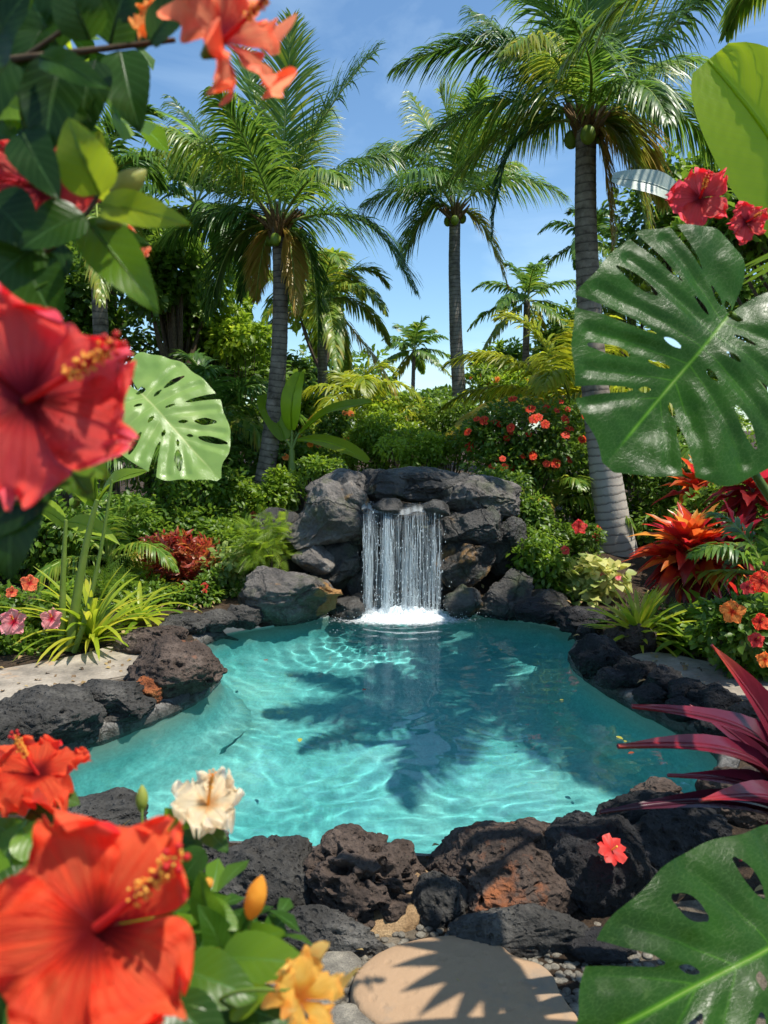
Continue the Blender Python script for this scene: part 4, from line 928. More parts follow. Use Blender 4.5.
# foam where it lands
m, nt, N = newmat('foam'); L = nt.links.new
at = N('ShaderNodeAttribute', attribute_name='tint'); geo = N('ShaderNodeNewGeometry'); vo = N('ShaderNodeTexNoise', inp={'Scale': 38., 'Detail': 5., 'Roughness': .7}); L(geo.outputs['Position'], vo.inputs['Vector'])
ad = N('ShaderNodeMath', operation='ADD'); L(at.outputs['Fac'], ad.inputs[0]); L(vo.outputs[0], ad.inputs[1]); mr = N('ShaderNodeMapRange', inp={1: .85, 2: 1.3, 3: 0., 4: .95}); L(ad.outputs[0], mr.inputs[0])
d = N('ShaderNodeBsdfPrincipled', inp={'Base Color': (.85, .9, .92, 1), 'Roughness': .5}); tp = N('ShaderNodeBsdfTransparent'); mx = N('ShaderNodeMixShader'); L(mr.outputs[0], mx.inputs[0]); L(tp.outputs[0], mx.inputs[1]); L(d.outputs[0], mx.inputs[2])
o = N('ShaderNodeOutputMaterial'); L(mx.outputs[0], o.inputs[0]); MATS['foam'] = m
nf = 90; gu, gv = np.meshgrid(np.linspace(-1, 1, nf), np.linspace(-1, 1, nf)); e = np.hypot(gu, gv)
fx = FALL[0] + gu * 1.15; fy = YL - .40 + gv * .42; q = np.stack([fx.ravel(), fy.ravel(), 0 * fx.ravel()], 1)
zf = .014 + np.clip(.09 * np.exp(-((gu / .52) ** 2 + ((gv - .35) / .3) ** 2)), 0, 1) * (1 + .8 * pnoise(q * 22).reshape(nf, nf)) + .004 * pnoise(q * 40).reshape(nf, nf)
mb = MB().add(np.stack([fx, fy, zf], -1).reshape(-1, 3), gridq(nf, nf)[(e.ravel()[gridq(nf, nf)] < 1).all(1)], tint=np.clip(.95 - 1.15 * e, -.6, 1).ravel() + .12)
part('foam', mb, MATS['foam'], wf)

r = np.random.default_rng(31)
flm = MB(); V_, Q_, U_ = ltemp(.3, 'oval', 5, .1, .1); flm.add(V_, Q_, tint=.7, uv=U_); flmesh = flm.mesh('floating_leaf', MATS['croton_leaf']); flm2 = MB().add(V_, Q_, tint=.9, uv=U_).mesh('floating_leaf', MATS['strap_green'])
for k, (a, b_) in enumerate([(626, 742), (634, 752), (616, 736), (500, 650), (268, 660), (300, 738), (560, 700), (366, 690)]):
    o = link('floating_leaf', flmesh if k % 3 == 1 else flm2); o.location = tuple(G(a, b_, .006)); o.rotation_euler = (0, 0, k * 1.9); o.scale = (.035 + .01 * (k % 3),) * 3
    tag(o, 'small fallen leaf floating on the turquoise pool water', 'leaf', 'small leaves floating on the pool')

# dead leaves and twigs dropped on soil, patio and gravel
r = np.random.default_rng(55); n = 1500; th_ = r.uniform(-math.pi, math.pi, n); dd_ = r.uniform(.12, 2.6, n) ** 1.1; rr_ = np.interp(th_, TH, RP, period=2 * math.pi) + dd_
x_, y_ = CEN[0] + np.cos(th_) * rr_, CEN[1] + np.sin(th_) * rr_; k_ = y_ > 1.2; x_, y_ = x_[k_], y_[k_]
mb = MB(); scatter(mb, ltemp(.24, 'lance', 4, .5, .5), np.stack([x_, y_, terrain_v(x_, y_) + .055], 1), np.stack([r.normal(size=len(x_)), r.normal(size=len(x_)), r.normal(0, .15, len(x_))], 1), np.array([[0, 0, 1.]]) + r.normal(0, .2, (len(x_), 3)), r.uniform(.03, .075, len(x_)), r.uniform(.0, 1., len(x_)))
leafmat('dead_leaf', [(.05, .03, .015), (.16, .10, .045), (.30, .20, .08), (.36, .27, .10)], .15, .7)
tag(part('leaf_litter', mb, MATS['dead_leaf'], None), kind='stuff')
# ------------------------------------------------------------------ palms
A = (278, 226); YA = 11.
f = lambda *a, **k: pf(*a, **k)
palm('coconut_palm', 'grey trunked coconut palm standing left of the waterfall behind the pale boulder', P(250, 528, YA), P(*A, YA), [
 f(A, (286, 110), (292, 18), YA, dt=.2, droop=.35, L=.75, tint=.45), f(A, (262, 110), (240, 50), YA, dc=.3, dt=.6, droop=.4, L=.75, tint=.3),
 f(A, (310, 120), (378, 48), YA, dt=.4, droop=.6, L=.85, tint=.25), f(A, (320, 150), (345, 185), YA, dc=-1, dt=-1.6, droop=1.1, L=.55, tint=.4),
 f(A, (225, 150), (148, 124), YA, dc=-.3, dt=-.6, droop=1.5, L=.85, tint=.5), f(A, (228, 170), (172, 98), YA, dc=.8, dt=1.4, droop=1.0, L=.85, tint=.15),
 f(A, (228, 195), (158, 242), YA, dt=.4, droop=1.4, L=.8, tint=.2), f(A, (228, 215), (208, 318), YA, dt=.2, droop=1.0, L=.8, tint=.15),
 f(A, (370, 190), (414, 290), YA, dc=-.2, dt=-.5, droop=1.0, L=.85, tint=.25), f(A, (350, 145), (412, 158), YA, dc=.6, dt=1.2, droop=1.2, L=.8, tint=.25),
 f(A, (318, 232), (318, 340), YA, dt=.2, droop=.9, L=.7, tint=.15), f(A, (300, 150), (330, 110), YA, dc=1, dt=2, droop=.6, L=.7, tint=.5),
 f(A, (255, 150), (215, 90), YA, dc=-.6, dt=-1, droop=.9, L=.8, tint=.35), f(A, (262, 190), (240, 300), YA, dc=.8, dt=1.1, droop=1., L=.7, tint=.1),
 f(A, (292, 228), (296, 312), YA, dt=-.3, droop=1., L=.5, tint=.98, yellow=.3), f(A, (262, 232), (256, 300), YA, dt=.3, droop=1., L=.5, tint=.92, yellow=.3),
 f(A, (300, 190), (290, 300), YA, dc=1, dt=1.4, droop=1., L=.7, tint=.3, yellow=.5)],
 bend=(.28, .22), r0=.15, r1=.10, n=110, w=.026, seed=1, tint=.3, L=.8, flare=1.7)
C = (586, 122); YC = 9.9
palm('coconut_palm', 'tall leaning coconut palm with dark ringed trunk on the right bank', P(628, 575, YC - .2), P(*C, YC), [
 f(C, (565, 30), (500, -50), YC, dc=.2, droop=.7, L=1.0, tint=.3), f(C, (584, 0), (596, -110), YC, droop=.5, L=1.0, tint=.4),
 f(C, (612, 15), (662, -80), YC, dc=.4, dt=.8, droop=.6, L=1.0, tint=.35), f(C, (650, 45), (730, -30), YC, dt=-.3, droop=.9, L=1.0, tint=.15),
 f(C, (505, 10), (394, 70), YC, dc=.2, dt=.3, droop=1.0, L=.9, tint=.2), f(C, (545, 15), (505, 52), YC, dc=-1.1, dt=-1.9, droop=1.3, L=.6, tint=.6),
 f(C, (520, 75), (405, 150), YC, dc=.4, dt=.6, droop=1.4, L=.95, tint=.4, yellow=.5), f(C, (500, 110), (492, 238), YC, dt=-.2, droop=.8, L=.35, tint=.05),
 f(C, (660, 70), (722, 160), YC, dc=.2, dt=.4, droop=1.2, L=.9, tint=.35), f(C, (628, 110), (648, 238), YC, dt=-.2, droop=1.1, L=.8, tint=.5, yellow=.8),
 f(C, (640, 55), (668, 120), YC, dc=-1.2, dt=-2, droop=1.2, L=.7, tint=.3), f(C, (540, 60), (470, 10), YC, dc=1, dt=1.8, droop=.9, L=.9, tint=.2),
 f(C, (640, 60), (700, 60), YC, dc=1.2, dt=2, droop=1.1, L=.9, tint=.4), f(C, (600, 60), (570, 20), YC, dc=-1.3, dt=-2.4, droop=.9, L=.8, tint=.3),
 f(C, (606, 128), (612, 250), YC, dt=-.2, droop=1., L=.5, tint=.98, yellow=.3), f(C, (626, 100), (664, 205), YC, dt=.4, droop=1.1, L=.7, tint=.8, yellow=.6),
 f(C, (545, 90), (440, 190), YC, dc=1, dt=1.4, droop=1.2, L=.8, tint=.45, yellow=.5), f(C, (560, 20), (600, -10), YC, dc=1.3, dt=2.6, droop=.8, L=.9, tint=.4)],
 ctl=(P(594, 440, YC - .1), P(583, 290, YC)), bark='palm_bark_pale_sunlit', r0=.24, r1=.125, n=120, w=.028, seed=2, tint=.3, flare=1.25)
B = (455, 212); YB = 17.
palm('coconut_palm', 'slender darker coconut palm rising behind the waterfall in mid distance', P(464, 440, YB), P(*B, YB), [
 f(B, (452, 120), (440, 92), YB, droop=.5, tint=.5), f(B, (425, 140), (372, 150), YB, dt=.4, droop=1.1, tint=.3), f(B, (480, 120), (510, 120), YB, dt=.8, droop=.9, tint=.5),
 f(B, (415, 175), (362, 205), YB, droop=1.3, tint=.2), f(B, (428, 190), (402, 262), YB, dt=.4, droop=1.1, tint=.35), f(B, (500, 160), (566, 196), YB, dt=-.3, droop=1.2, tint=.3, yellow=.5),
 f(B, (482, 205), (508, 288), YB, droop=.9, tint=.7, yellow=.5, L=.7), f(B, (445, 150), (410, 95), YB, dc=1, dt=1.6, droop=.9, tint=.5), f(B, (470, 140), (480, 80), YB, dt=-1.4, droop=.9, tint=.4),
 f(B, (430, 160), (395, 180), YB, dc=-1.2, dt=-2, droop=1.2, tint=.3), f(B, (480, 165), (520, 165), YB, dc=1, dt=2, droop=1.2, tint=.5)],
 bend=(-.12, -.1), r0=.17, r1=.12, n=90, w=.036, seed=3, L=1.1, bark='palm_bark_fine', nuts=4)
def rp(label, px, py, Y, N, lenpx, seed, base=None, **k):
    c = P(px, py, Y); m = pxm(px, py, Y); bs = P(*base, Y) if base else np.array([c[0], c[1], terrain(c[0], c[1])])
    g = {x: k.pop(x) for x in ('el', 'L', 'sag', 'n', 'tint', 'spread') if x in k}
    L_ = g.pop('L', .3 * lenpx * m)
    return palm(k.pop('name', 'coconut_palm'), label, bs, c, rand_fronds(c, N, lenpx * m, seed, L=L_, **g), seed=seed, **k)
rp('tiny far off coconut palm standing alone against the sky', 414, 350, 42, 15, 42, 11, base=(412, 425), low=True, r0=.13, r1=.1, n=26, w=.14, L=.75, sag=.4, rach=.03)
rp('distant palm showing over the trees left of the tall leaning trunk', 527, 300, 24, 13, 62, 12, low=True, r0=.15, r1=.1, n=34, w=.08, sag=.4)
rp('mid distance palm behind the grey trunk, its fronds hanging to the right', 322, 300, 17, 14, 92, 13, low=True, r0=.14, r1=.1, n=66, w=.05, tint=.55, sag=.7, bark='palm_bark_fine')
rp('blue green palm half hidden behind the left coconut palm', 196, 205, 15.5, 14, 110, 14, low=True, n=74, w=.045, tint=.25, bark='palm_bark_fine')
rp('shaded palm in the dense left corner behind the hibiscus', 95, 185, 12, 12, 130, 15, low=True, n=74, w=.04, tint=.3)
rp('palm with a small crown far behind the right bank trees', 590, 240, 26, 12, 60, 16, low=True, n=30, w=.09, tint=.2)
rp('tall palm whose yellowing fronds dip in at the top right corner', 888, -58, 5.6, 14, 310, 18, el=(80, -2), n=90, w=.03, tint=.45, L=.5, base=(900, 740))
# low feather palms without visible trunk
rp('yellow green feather palm fanned beside the leaning trunk', 572, 410, 12.2, 13, 150, 21, name='feather_palm', trunk=False, leaf='palm_yellow', n=74, w=.045, tint=.55, el=(80, 20), L=.62, sag=.45)
rp('low feather palm arching left of the ringed trunk', 556, 505, 10.2, 8, 90, 22, name='feather_palm', trunk=False, n=40, w=.03, tint=.5, el=(65, 20), L=.34, sag=.6, cat='palm')
rp('small feather palm on the left bank behind the pink flowers', 108, 560, 8.8, 9, 105, 23, name='feather_palm', trunk=False, n=44, w=.026, tint=.45, el=(80, 15), L=.32, sag=.5, cat='palm')
rp('dark fan of feathery fronds at the right edge above the orange flowers', 765, 575, 6.6, 10, 100, 24, name='feather_palm', trunk=False, n=26, w=.04, tint=.35, el=(80, 10), L=.3, sag=.4, cat='palm')
rp('yellowing feather palm behind the banana clump', 355, 400, 14.5, 10, 85, 25, name='feather_palm', trunk=False, leaf='palm_yellow', n=40, w=.045, tint=.5, el=(75, 5), sag=.8)
rp('feather palm in shade behind the left coconut trunk', 215, 420, 12.5, 12, 110, 26, name='feather_palm', trunk=False, n=44, w=.04, tint=.3, el=(80, 10), sag=.6)
rp('green feather palm behind the spotted monstera leaf', 150, 470, 10.5, 10, 110, 27, name='feather_palm', trunk=False, n=44, w=.035, tint=.3, el=(80, 15), sag=.6)
rp('yellow green feather palm among the far centre bushes', 405, 418, 20, 9, 42, 28, name='feather_palm', trunk=False, leaf='palm_yellow', n=30, w=.07, tint=.6, el=(70, 5), sag=.7)
rp('feather palm low in the right thicket', 690, 470, 10.5, 10, 100, 29, name='feather_palm', trunk=False, n=40, w=.035, tint=.35, el=(80, 10), sag=.6)

# ------------------------------------------------------------------ trees and bushes, far to near
red5 = small_flower_mesh('petal_red'); scar5 = small_flower_mesh('petal_scarlet'); or5 = small_flower_mesh('petal_orange'); pk5 = small_flower_mesh('petal_pink', center='stigma_red'); co5 = small_flower_mesh('petal_coral')
def tree(label, *a, **k): k.setdefault('trunk_r', .12); return shrub('broadleaf_tree', label, *a, tree=True, cat='tree', **k)
tree('round dark tree on the skyline just left of the slender palm', 432, 405, 45, 22, 34, n=1500, size=.32, mat='leaf_dark')
tree('low skyline tree beneath the tiny far palm', 392, 412, 46, 22, 38, n=1300, size=.34, mat='leaf_mid')
tree('skyline tree far behind the yellowing feather palms', 330, 385, 60, 42, 32, n=1800, size=.32, mat='leaf_mid')
tree('skyline tree between the slender palm and the far palm', 505, 385, 50, 42, 27, n=2000, size=.26, mat='leaf_mid', tint=(.55, .3))
tree('skyline tree behind the leaning ringed trunk', 590, 350, 60, 62, 25, n=2200, size=.28, mat='leaf_mid', tint=(.6, .3))
tree('tall airy pale green tree far behind the grey trunk', 322, 300, 42, 66, 24, n=2000, size=.22, mat='leaf_bright', tint=(.45, .3))
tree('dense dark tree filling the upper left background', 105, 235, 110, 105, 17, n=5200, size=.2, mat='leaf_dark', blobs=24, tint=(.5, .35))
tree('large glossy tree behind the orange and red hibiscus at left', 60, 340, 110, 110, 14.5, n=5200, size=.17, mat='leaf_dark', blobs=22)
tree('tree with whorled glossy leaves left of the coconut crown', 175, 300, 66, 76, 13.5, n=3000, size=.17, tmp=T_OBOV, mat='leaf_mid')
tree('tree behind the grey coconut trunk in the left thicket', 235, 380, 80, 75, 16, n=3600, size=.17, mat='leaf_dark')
tree('high tree rising behind the red hibiscus at right', 700, 215, 85, 95, 16, n=4200, size=.2, mat='leaf_mid', blobs=22)
tree('feathery tree between the ringed trunk and the big monstera leaf', 640, 290, 50, 70, 18, n=2400, size=.2, tmp=T_FERN, mat='leaf_mid', tint=(.6, .3))
tree('tree crown filling the right edge behind the monstera', 770, 330, 90, 110, 13.5, n=3600, size=.17, mat='leaf_mid')
tree('tree on the right bank behind the low feather palm', 640, 415, 95, 65, 14.5, n=4200, size=.16, mat='leaf_bright', tint=(.35, .35))
def bush(label, *a, **k): return shrub('shrub', label, *a, **k)
bush('bright lime bush above the wide capstone', 420, 452, 42, 26, 10.8, n=3600, size=.06, mat='leaf_bright', ground=.8)
bush('bright green bush above the left of the waterfall', 368, 447, 46, 28, 11.5, n=3600, size=.06, mat='leaf_bright', tint=(.35, .3), ground=.8)
bush('light green bush behind the capstones with a pink flower', 385, 425, 52, 26, 14, n=3200, size=.08, mat='leaf_bright', tint=(.5, .3), flowers=(3, pk5, .09))
bush('rounded green bush under the slender palm', 450, 425, 40, 30, 14, n=2800, size=.08, mat='leaf_mid')
bush('green bush at the foot of the yellowing feather palm', 330, 442, 40, 28, 12.5, n=2400, size=.08, mat='leaf_mid', ground=.8, flowers=(3, or5, .06))
bush('flowering bush dotted with red blooms right of the waterfall top', 520, 448, 72, 50, 10.4, n=6500, size=.075, mat='leaf_mid', flowers=(46, scar5, .062), tint=(.4, .35), ground=.6)
bush('yellow green bush below the yellow feather palm', 500, 388, 44, 30, 17, n=2400, size=.11, mat='leaf_bright', flowers=(8, or5, .09))
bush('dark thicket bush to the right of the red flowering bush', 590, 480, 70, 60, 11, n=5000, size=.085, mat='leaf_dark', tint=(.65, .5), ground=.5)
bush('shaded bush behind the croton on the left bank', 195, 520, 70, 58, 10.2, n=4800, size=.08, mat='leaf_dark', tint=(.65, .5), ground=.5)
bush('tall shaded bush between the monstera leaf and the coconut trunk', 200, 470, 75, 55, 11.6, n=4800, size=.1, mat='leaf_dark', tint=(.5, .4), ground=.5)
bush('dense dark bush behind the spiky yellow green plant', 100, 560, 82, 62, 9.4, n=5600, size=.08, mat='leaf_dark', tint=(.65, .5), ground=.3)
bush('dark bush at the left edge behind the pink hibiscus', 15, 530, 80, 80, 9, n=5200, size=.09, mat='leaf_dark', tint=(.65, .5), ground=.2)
bush('leafy bush in front of the coconut trunk foot', 268, 497, 38, 30, 10.4, n=2200, size=.075, mat='leaf_bright', tint=(.3, .3), ground=.6, flowers=(4, co5, .05))
bush('green bush beside the huge pale boulder', 300, 462, 34, 24, 11.2, n=2000, size=.075, mat='leaf_mid', ground=.8, flowers=(3, or5, .06))
bush('tall leafy bush behind the red ti plants', 690, 440, 95, 62, 11.5, n=6000, size=.09, mat='leaf_mid', tint=(.55, .4), ground=.4)
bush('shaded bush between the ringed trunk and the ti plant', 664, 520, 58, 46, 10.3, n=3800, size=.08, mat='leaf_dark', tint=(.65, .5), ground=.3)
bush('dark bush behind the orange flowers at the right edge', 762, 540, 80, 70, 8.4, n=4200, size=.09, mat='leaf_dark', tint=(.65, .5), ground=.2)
bush('low leafy bush with one red flower above the dark boulders', 556, 545, 46, 34, 9.0, n=2600, size=.07, mat='leaf_mid', tint=(.3, .3), flowers=(3, red5, .055), ground=.3)
bush('low green bush at the waterline right of the falls', 540, 582, 42, 26, 8.5, n=2400, size=.065, mat='leaf_mid', tmp=T_OBOV, flowers=(3, red5, .05), ground=.2)
bush('white flecked caladium clump at the foot of the leaning trunk', 592, 582, 32, 24, 8.3, n=420, size=.13, mat='leaf_pale', tmp=T_ROUND, tint=(.65, .5), flowers=(4, pk5, .045), ground=.15)
bush('pale variegated shrub over the waterline left of the falls', 252, 572, 44, 34, 8.7, n=1300, size=.10, mat='leaf_pale', tmp=T_OBOV, tint=(.5, .35), ground=.2)
bush('green bush draping under the variegated shrub', 225, 590, 34, 24, 8.4, n=1300, size=.07, mat='leaf_mid', ground=.15)
bush('croton shrub with orange and red leaves on the left bank', 185, 562, 40, 32, 8.7, n=1300, size=.115, mat='croton_leaf', tmp=T_LANCE, tint=(.6, .6), droop=-.5, flowers=(0, red5, .05), ground=.15)
bush('low bush with crimson flowers at the water beside the croton', 193, 598, 26, 18, 8.1, n=700, size=.07, mat='leaf_mid', flowers=(9, red5, .045), ground=.15)
bush('pink hibiscus bush at the left edge beyond the patio', 26, 632, 74, 52, 6.6, n=5200, size=.07, mat='leaf_mid', tint=(.6, .4), ground=.15)
bush('trailing ground shrub at the patio edge by the spiky plant', 82, 655, 34, 14, 6.7, n=1000, size=.05, mat='leaf_mid', ground=.15)
bush('low grassy shrub at the left behind the lava bank', 150, 600, 50, 26, 8.1, n=2000, size=.06, mat='leaf_mid', ground=.15)
bush('ferny shrub in front of the ti plant by the stone path', 668, 636, 52, 26, 6.9, n=260, size=.19, tmp=T_FERN, mat='leaf_mid', ground=.15)
bush('orange flowered shrub at the right edge by the path', 748, 640, 52, 56, 5.6, n=2400, size=.08, mat='leaf_dark', tint=(.55, .4), ground=.15)
bush('broad leaved clump beside the stone path', 700, 640, 40, 34, 6.4, n=260, size=.16, tmp=T_OBOV, mat='leaf_mid', ground=.15)
bush('leafy groundcover shrub over the left boulders', 238, 540, 36, 24, 9.6, n=1400, size=.08, mat='leaf_bright', tint=(.3, .3), ground=.5)

bush('fresh green shrub overlapping the boulders right of the falls', 536, 560, 34, 30, 8.35, n=1700, size=.07, mat='leaf_mid', tint=(.6, .4), flowers=(2, red5, .05), ground=.2)
bush('ferny green shrub overlapping the left boulders', 268, 545, 30, 26, 8.3, n=240, size=.18, tmp=T_FERN, mat='leaf_bright', ground=.2)
bush('fern clump on the left bank behind the croton', 140, 578, 46, 30, 9.0, n=330, size=.24, tmp=T_FERN, mat='leaf_mid', tint=(.6, .4), ground=.2)
bush('fern clump beside the pink hibiscus bush', 100, 600, 40, 30, 8.0, n=260, size=.22, tmp=T_FERN, mat='leaf_mid', tint=(.5, .4), ground=.2)
bush('sunlit leafy shrub hanging in front of the left thicket', 165, 420, 60, 36, 11.2, n=2600, size=.10, mat='leaf_mid', tint=(.8, .4), ground=.5)
bush('sunlit shrub high in the left thicket under the palm fronds', 225, 330, 52, 40, 14.2, n=2400, size=.13, mat='leaf_bright', ground=.6)
bush('green bush filling in behind the banana clump', 298, 418, 44, 30, 16, n=2600, size=.11, mat='leaf_mid', tint=(.6, .3), ground=.7)
bush('pale green bush in the gap left of the banana clump', 262, 440, 36, 30, 13, n=2000, size=.09, mat='leaf_mid', tint=(.5, .3), ground=.7)
bush('small leafy bush spilling over the top left waterfall boulder', 322, 470, 26, 13, 9.3, n=1100, size=.06, mat='leaf_bright', tint=(.35, .4), ground=.7)
bush('small leafy bush spilling over the right shoulder boulder', 500, 488, 32, 20, 9.2, n=1500, size=.065, mat='leaf_mid', ground=.7)
bush('green shrub drooping beside the right waterfall boulders', 528, 525, 30, 28, 8.9, n=1700, size=.07, mat='leaf_mid', ground=.5)
# rosettes
rosette('spider_plant', 'big yellow green strap leaved plant beside the patio', G(92, 645, .15), 70, .86, .034, 'strap_green', (87, 28), .95, tint=(.5, .5), tmp_shape='strap', seed=1, cat='plant')
rosette('spider_plant', 'smaller strap leaved plant near the lava rocks on the left bank', G(140, 622, .15), 26, .66, .04, 'strap_green', (78, 10), 1.1, tint=(.45, .4), tmp_shape='strap', seed=2, cat='plant')
rosette('spiky_plant', 'lime green spiky clump on the right lava bank', G(638, 640, .2), 60, .58, .036, 'strap_green', (85, 12), .5, tint=(.5, .45), tmp_shape='strap', seed=3, cat='plant')
rosette('spider_plant', 'dark strap leaved clump at the foot of the ti plant', G(690, 652, .15), 26, .5, .05, 'leaf_mid', (80, 10), .9, tint=(.5, .4), tmp_shape='strap', seed=4, cat='plant')
for i, (lab, px, py, Y, s, n, st, tn, gd) in enumerate([
 ('large flaming red ti plant with an orange heart on the right bank', 690, 566, 7.3, .60, 96, .42, (.40, .5), .34), ('smaller red and yellow ti plant behind the big one', 700, 498, 9.2, .6, 34, .3, (.5, .5), .2),
 ('crimson ti plant at the right edge under the monstera stems', 752, 498, 8.0, .6, 34, .3, (.4, .5), .1), ('dark red ti plant beside the orange heart one', 735, 560, 7.6, .55, 34, .3, (.15, .4), .1)]):
    b_ = P(px, py, Y); rosette('ti_plant', lab, b_ - [0, 0, .1], n, s, .105 * s / .6, 'ti_leaf', (85, -30), .6, tint=tn, tmp_shape='lance', seed=20 + i, stem=.3, gradient=gd, cat='ti plant', cols=5, undul=.25)
# crinum stalks on left
t = thing('crinum_plant', G(66, 652, .15), 'tall plant with thick pale stalks standing in the spiky plant on the left', 'plant')
for (a, b_, tp, w0) in (((70, 650), (80, 560), (97, 500), .032), ((62, 650), (62, 580), (66, 520), .025), ((74, 652), (95, 600), (112, 480), .018)):
    Yb = G(*a, .15)[1]; part('stalk', tube(MB(), bez([P(*a, Yb), P(*b_, Yb), P(*tp, Yb)], 14), np.linspace(w0 * 1.5, w0 * .6, 14), 8, tint=.5), MATS['stem_green'], t)
for (a, b_, w, tn) in (((97, 505), (40, 470), 34, .6), ((97, 503), (150, 470), 30, .4), ((97, 505), (120, 430), 34, .35), ((66, 522), (120, 545), 24, .8), ((66, 525), (20, 505), 30, .7)):
    bigleaf(t, a, b_, w, 7.2, 7., 'leaf_bright', tn, bend=.12, shape='lance')
# banana clump behind the trunk, leaves placed in its own depth
def banana(label, base, Y, leaves, mat='banana_leaf', pst=.09, top=None):
    b0 = P(*base, Y); t = thing('banana_plant', [b0[0], b0[1], terrain(b0[0], b0[1])], label, 'banana plant')
    top = P(*(top or (base[0], base[1] - 60)), Y); g = np.array(t.location)
    part('stem', tube(MB(), bez([g - [0, 0, .1], (g + top) / 2, top], 12), np.linspace(pst, pst * .5, 12), 10, tint=.6), MATS['stem_green'], t)
    for (a, b_, w, dy0, dy1, tn, nm) in leaves:
        A_, B_ = P(*a, Y + dy0), P(*b_, Y + dy1)
        part('petiole', tube(MB(), bez([top, (top + A_) / 2 + [0, 0, .05], A_], 8), np.linspace(pst * .3, pst * .15, 8), 6, tint=.6), MATS['stem_green'], t)
        bigleaf(t, a, b_, w, Y + dy0, Y + dy1, mat, tn, normal=nm, bend=.10, fold=.18, shape='banana', wave=.01)
    return t
banana('banana clump with upright light green leaves right of the grey trunk', (292, 470), 10.9, [((292, 430), (300, 372), 26, 0, 0, .4, (-.6, -1, .2)), ((300, 432), (372, 402), 26, 0, -.2, .55, (0, -.4, 1)), ((298, 440), (368, 462), 24, 0, -.4, .75, (0, -.5, 1)), ((285, 440), (262, 395), 26, 0, .2, .3, (.4, -1, .3))], top=(292, 450))
banana('tall banana plant with a huge backlit leaf at the top right corner', (850, 600), 2.6, [((824, 250), (708, 60), 118, -.1, -.2, .6, (-.25, -1, .2)), ((850, 200), (900, 40), 80, 0, 0, .4, (0, -1, .4))], top=(850, 260), pst=.06)
banana('banana plant behind the red hibiscus with one silvery leaf', (845, 560), 5.2, [((692, 205), (612, 178), 30, 0, 0, .4, (.0, -1, .5))], mat='banana_grey', top=(845, 330), pst=.05)

# ------------------------------------------------------------------ pink hibiscus flowers, orange flowers etc. (parts of their bushes)
def find(lbl):
    return next(o for o in bpy.data.objects if o.get('label') == lbl)
def setoff(parent, px, py, Y, R, mat, facing=(0, -1, .5), **k): return hibiscus(parent, P(px, py, Y), facing, R, mat, seed=int(px + py), **k)
pb = find('pink hibiscus bush at the left edge beyond the patio')
for (a, b_, R, mt) in ((14, 622, .115, 'petal_pink'), (52, 619, .09, 'petal_pink'), (30, 583, .075, 'petal_coral'), (12, 592, .05, 'petal_coral'), (-8, 600, .07, 'petal_scarlet')): setoff(pb, a, b_, 6.05, R, mt, (0.1, -1, .35), ruffle=.07)
ob = find('orange flowered shrub at the right edge by the path')
for (a, b_, R, mt) in ((732, 612, .085, 'petal_orange'), (762, 582, .085, 'petal_scarlet'), (760, 622, .06, 'petal_scarlet'), (756, 640, .055, 'petal_red'), (765, 660, .06, 'petal_orange'), (748, 588, .05, 'petal_red')): setoff(ob, a, b_, 5.05, R, mt, (-.2, -1, .4), ruffle=.08)
lb = find('low leafy bush with one red flower above the dark boulders')
setoff(lb, 579, 527, 8.6, .09, 'petal_red', (0, -1, .3))

# fan palm just outside the right frame edge: its leaf throws the finger shadow on the flagstone
b0 = np.array([2.0, 2.0, .12]); hub = np.array([1.42, 2.12, 2.55]); t = thing('fan_palm', b0, 'fan palm with fingered leaves standing just past the right edge', 'palm')
for hb, sc_, az_ in ((hub, .50, 3.5), (hub + [.75, .5, .2], .55, .5), (hub + [.6, -.5, .1], .5, 5.4)):
    part('petiole', tube(MB(), bez([b0, (b0 + hb) / 2 + [.15, 0, .3], hb], 16), np.linspace(.022, .009, 16), 7, tint=.4), MATS['stem_green'], t)
    mb = MB(); V, Q, U = ltemp(.085, 'lance', 9, .25, .5)
    for k in range(11):
        a = az_ + (k - 5) * .26; d = np.array([math.cos(a), math.sin(a), -.05 - .02 * (k % 3)]); scatter(mb, (V, Q, U), hb[None], d[None], np.array([[0, 0, 1.]]), sc_ * (1 - .02 * abs(k - 5)), .35)
    part('leaf', mb, MATS['leaf_mid'], t)
# ------------------------------------------------------------------ foreground: monstera plants
def monstera(label, base, leaves, mat='monstera_leaf'):
    b0 = np.array(base, float); t = thing('monstera_plant', b0, label, 'monstera plant')
    for lf_ in leaves:
        O, tip = P(*lf_['o'], lf_['Yo']), P(*lf_['tip'], lf_['Yt']); hw = lf_['w'] * pxm(*lf_['o'], (lf_['Yo'] + lf_['Yt']) / 2) / 2
        mb = MB(); monstera_mesh(mb, O, tip, hw, lf_['n'], lf_.get('seed', 1), lf_.get('res', 230), tint=lf_.get('tint', .3), curl=lf_.get('curl', .12), open_=lf_.get('open', .3), slit_w=lf_.get('sw', 1.), nv=lf_.get('nv', 7), holes=lf_.get('holes', 1.), curl2=lf_.get('curl2', .10))
        lo = part('leaf', mb, MATS[mat], t)
        if lf_.get('label'): lo['label'] = lf_['label']
        m1 = P(*lf_['st'], lf_['Yo'] + lf_.get('sdy', .1)); e = b0 + np.array(lf_.get('boff', (0, 0, 0)))
        part('petiole', tube(MB(), bez([O, m1, m1 * .5 + e * .5, e], 24), np.linspace(.007, .016, 24) * lf_.get('pr', 1), 8, tint=.25), MATS['stem_green'], t)
    return t
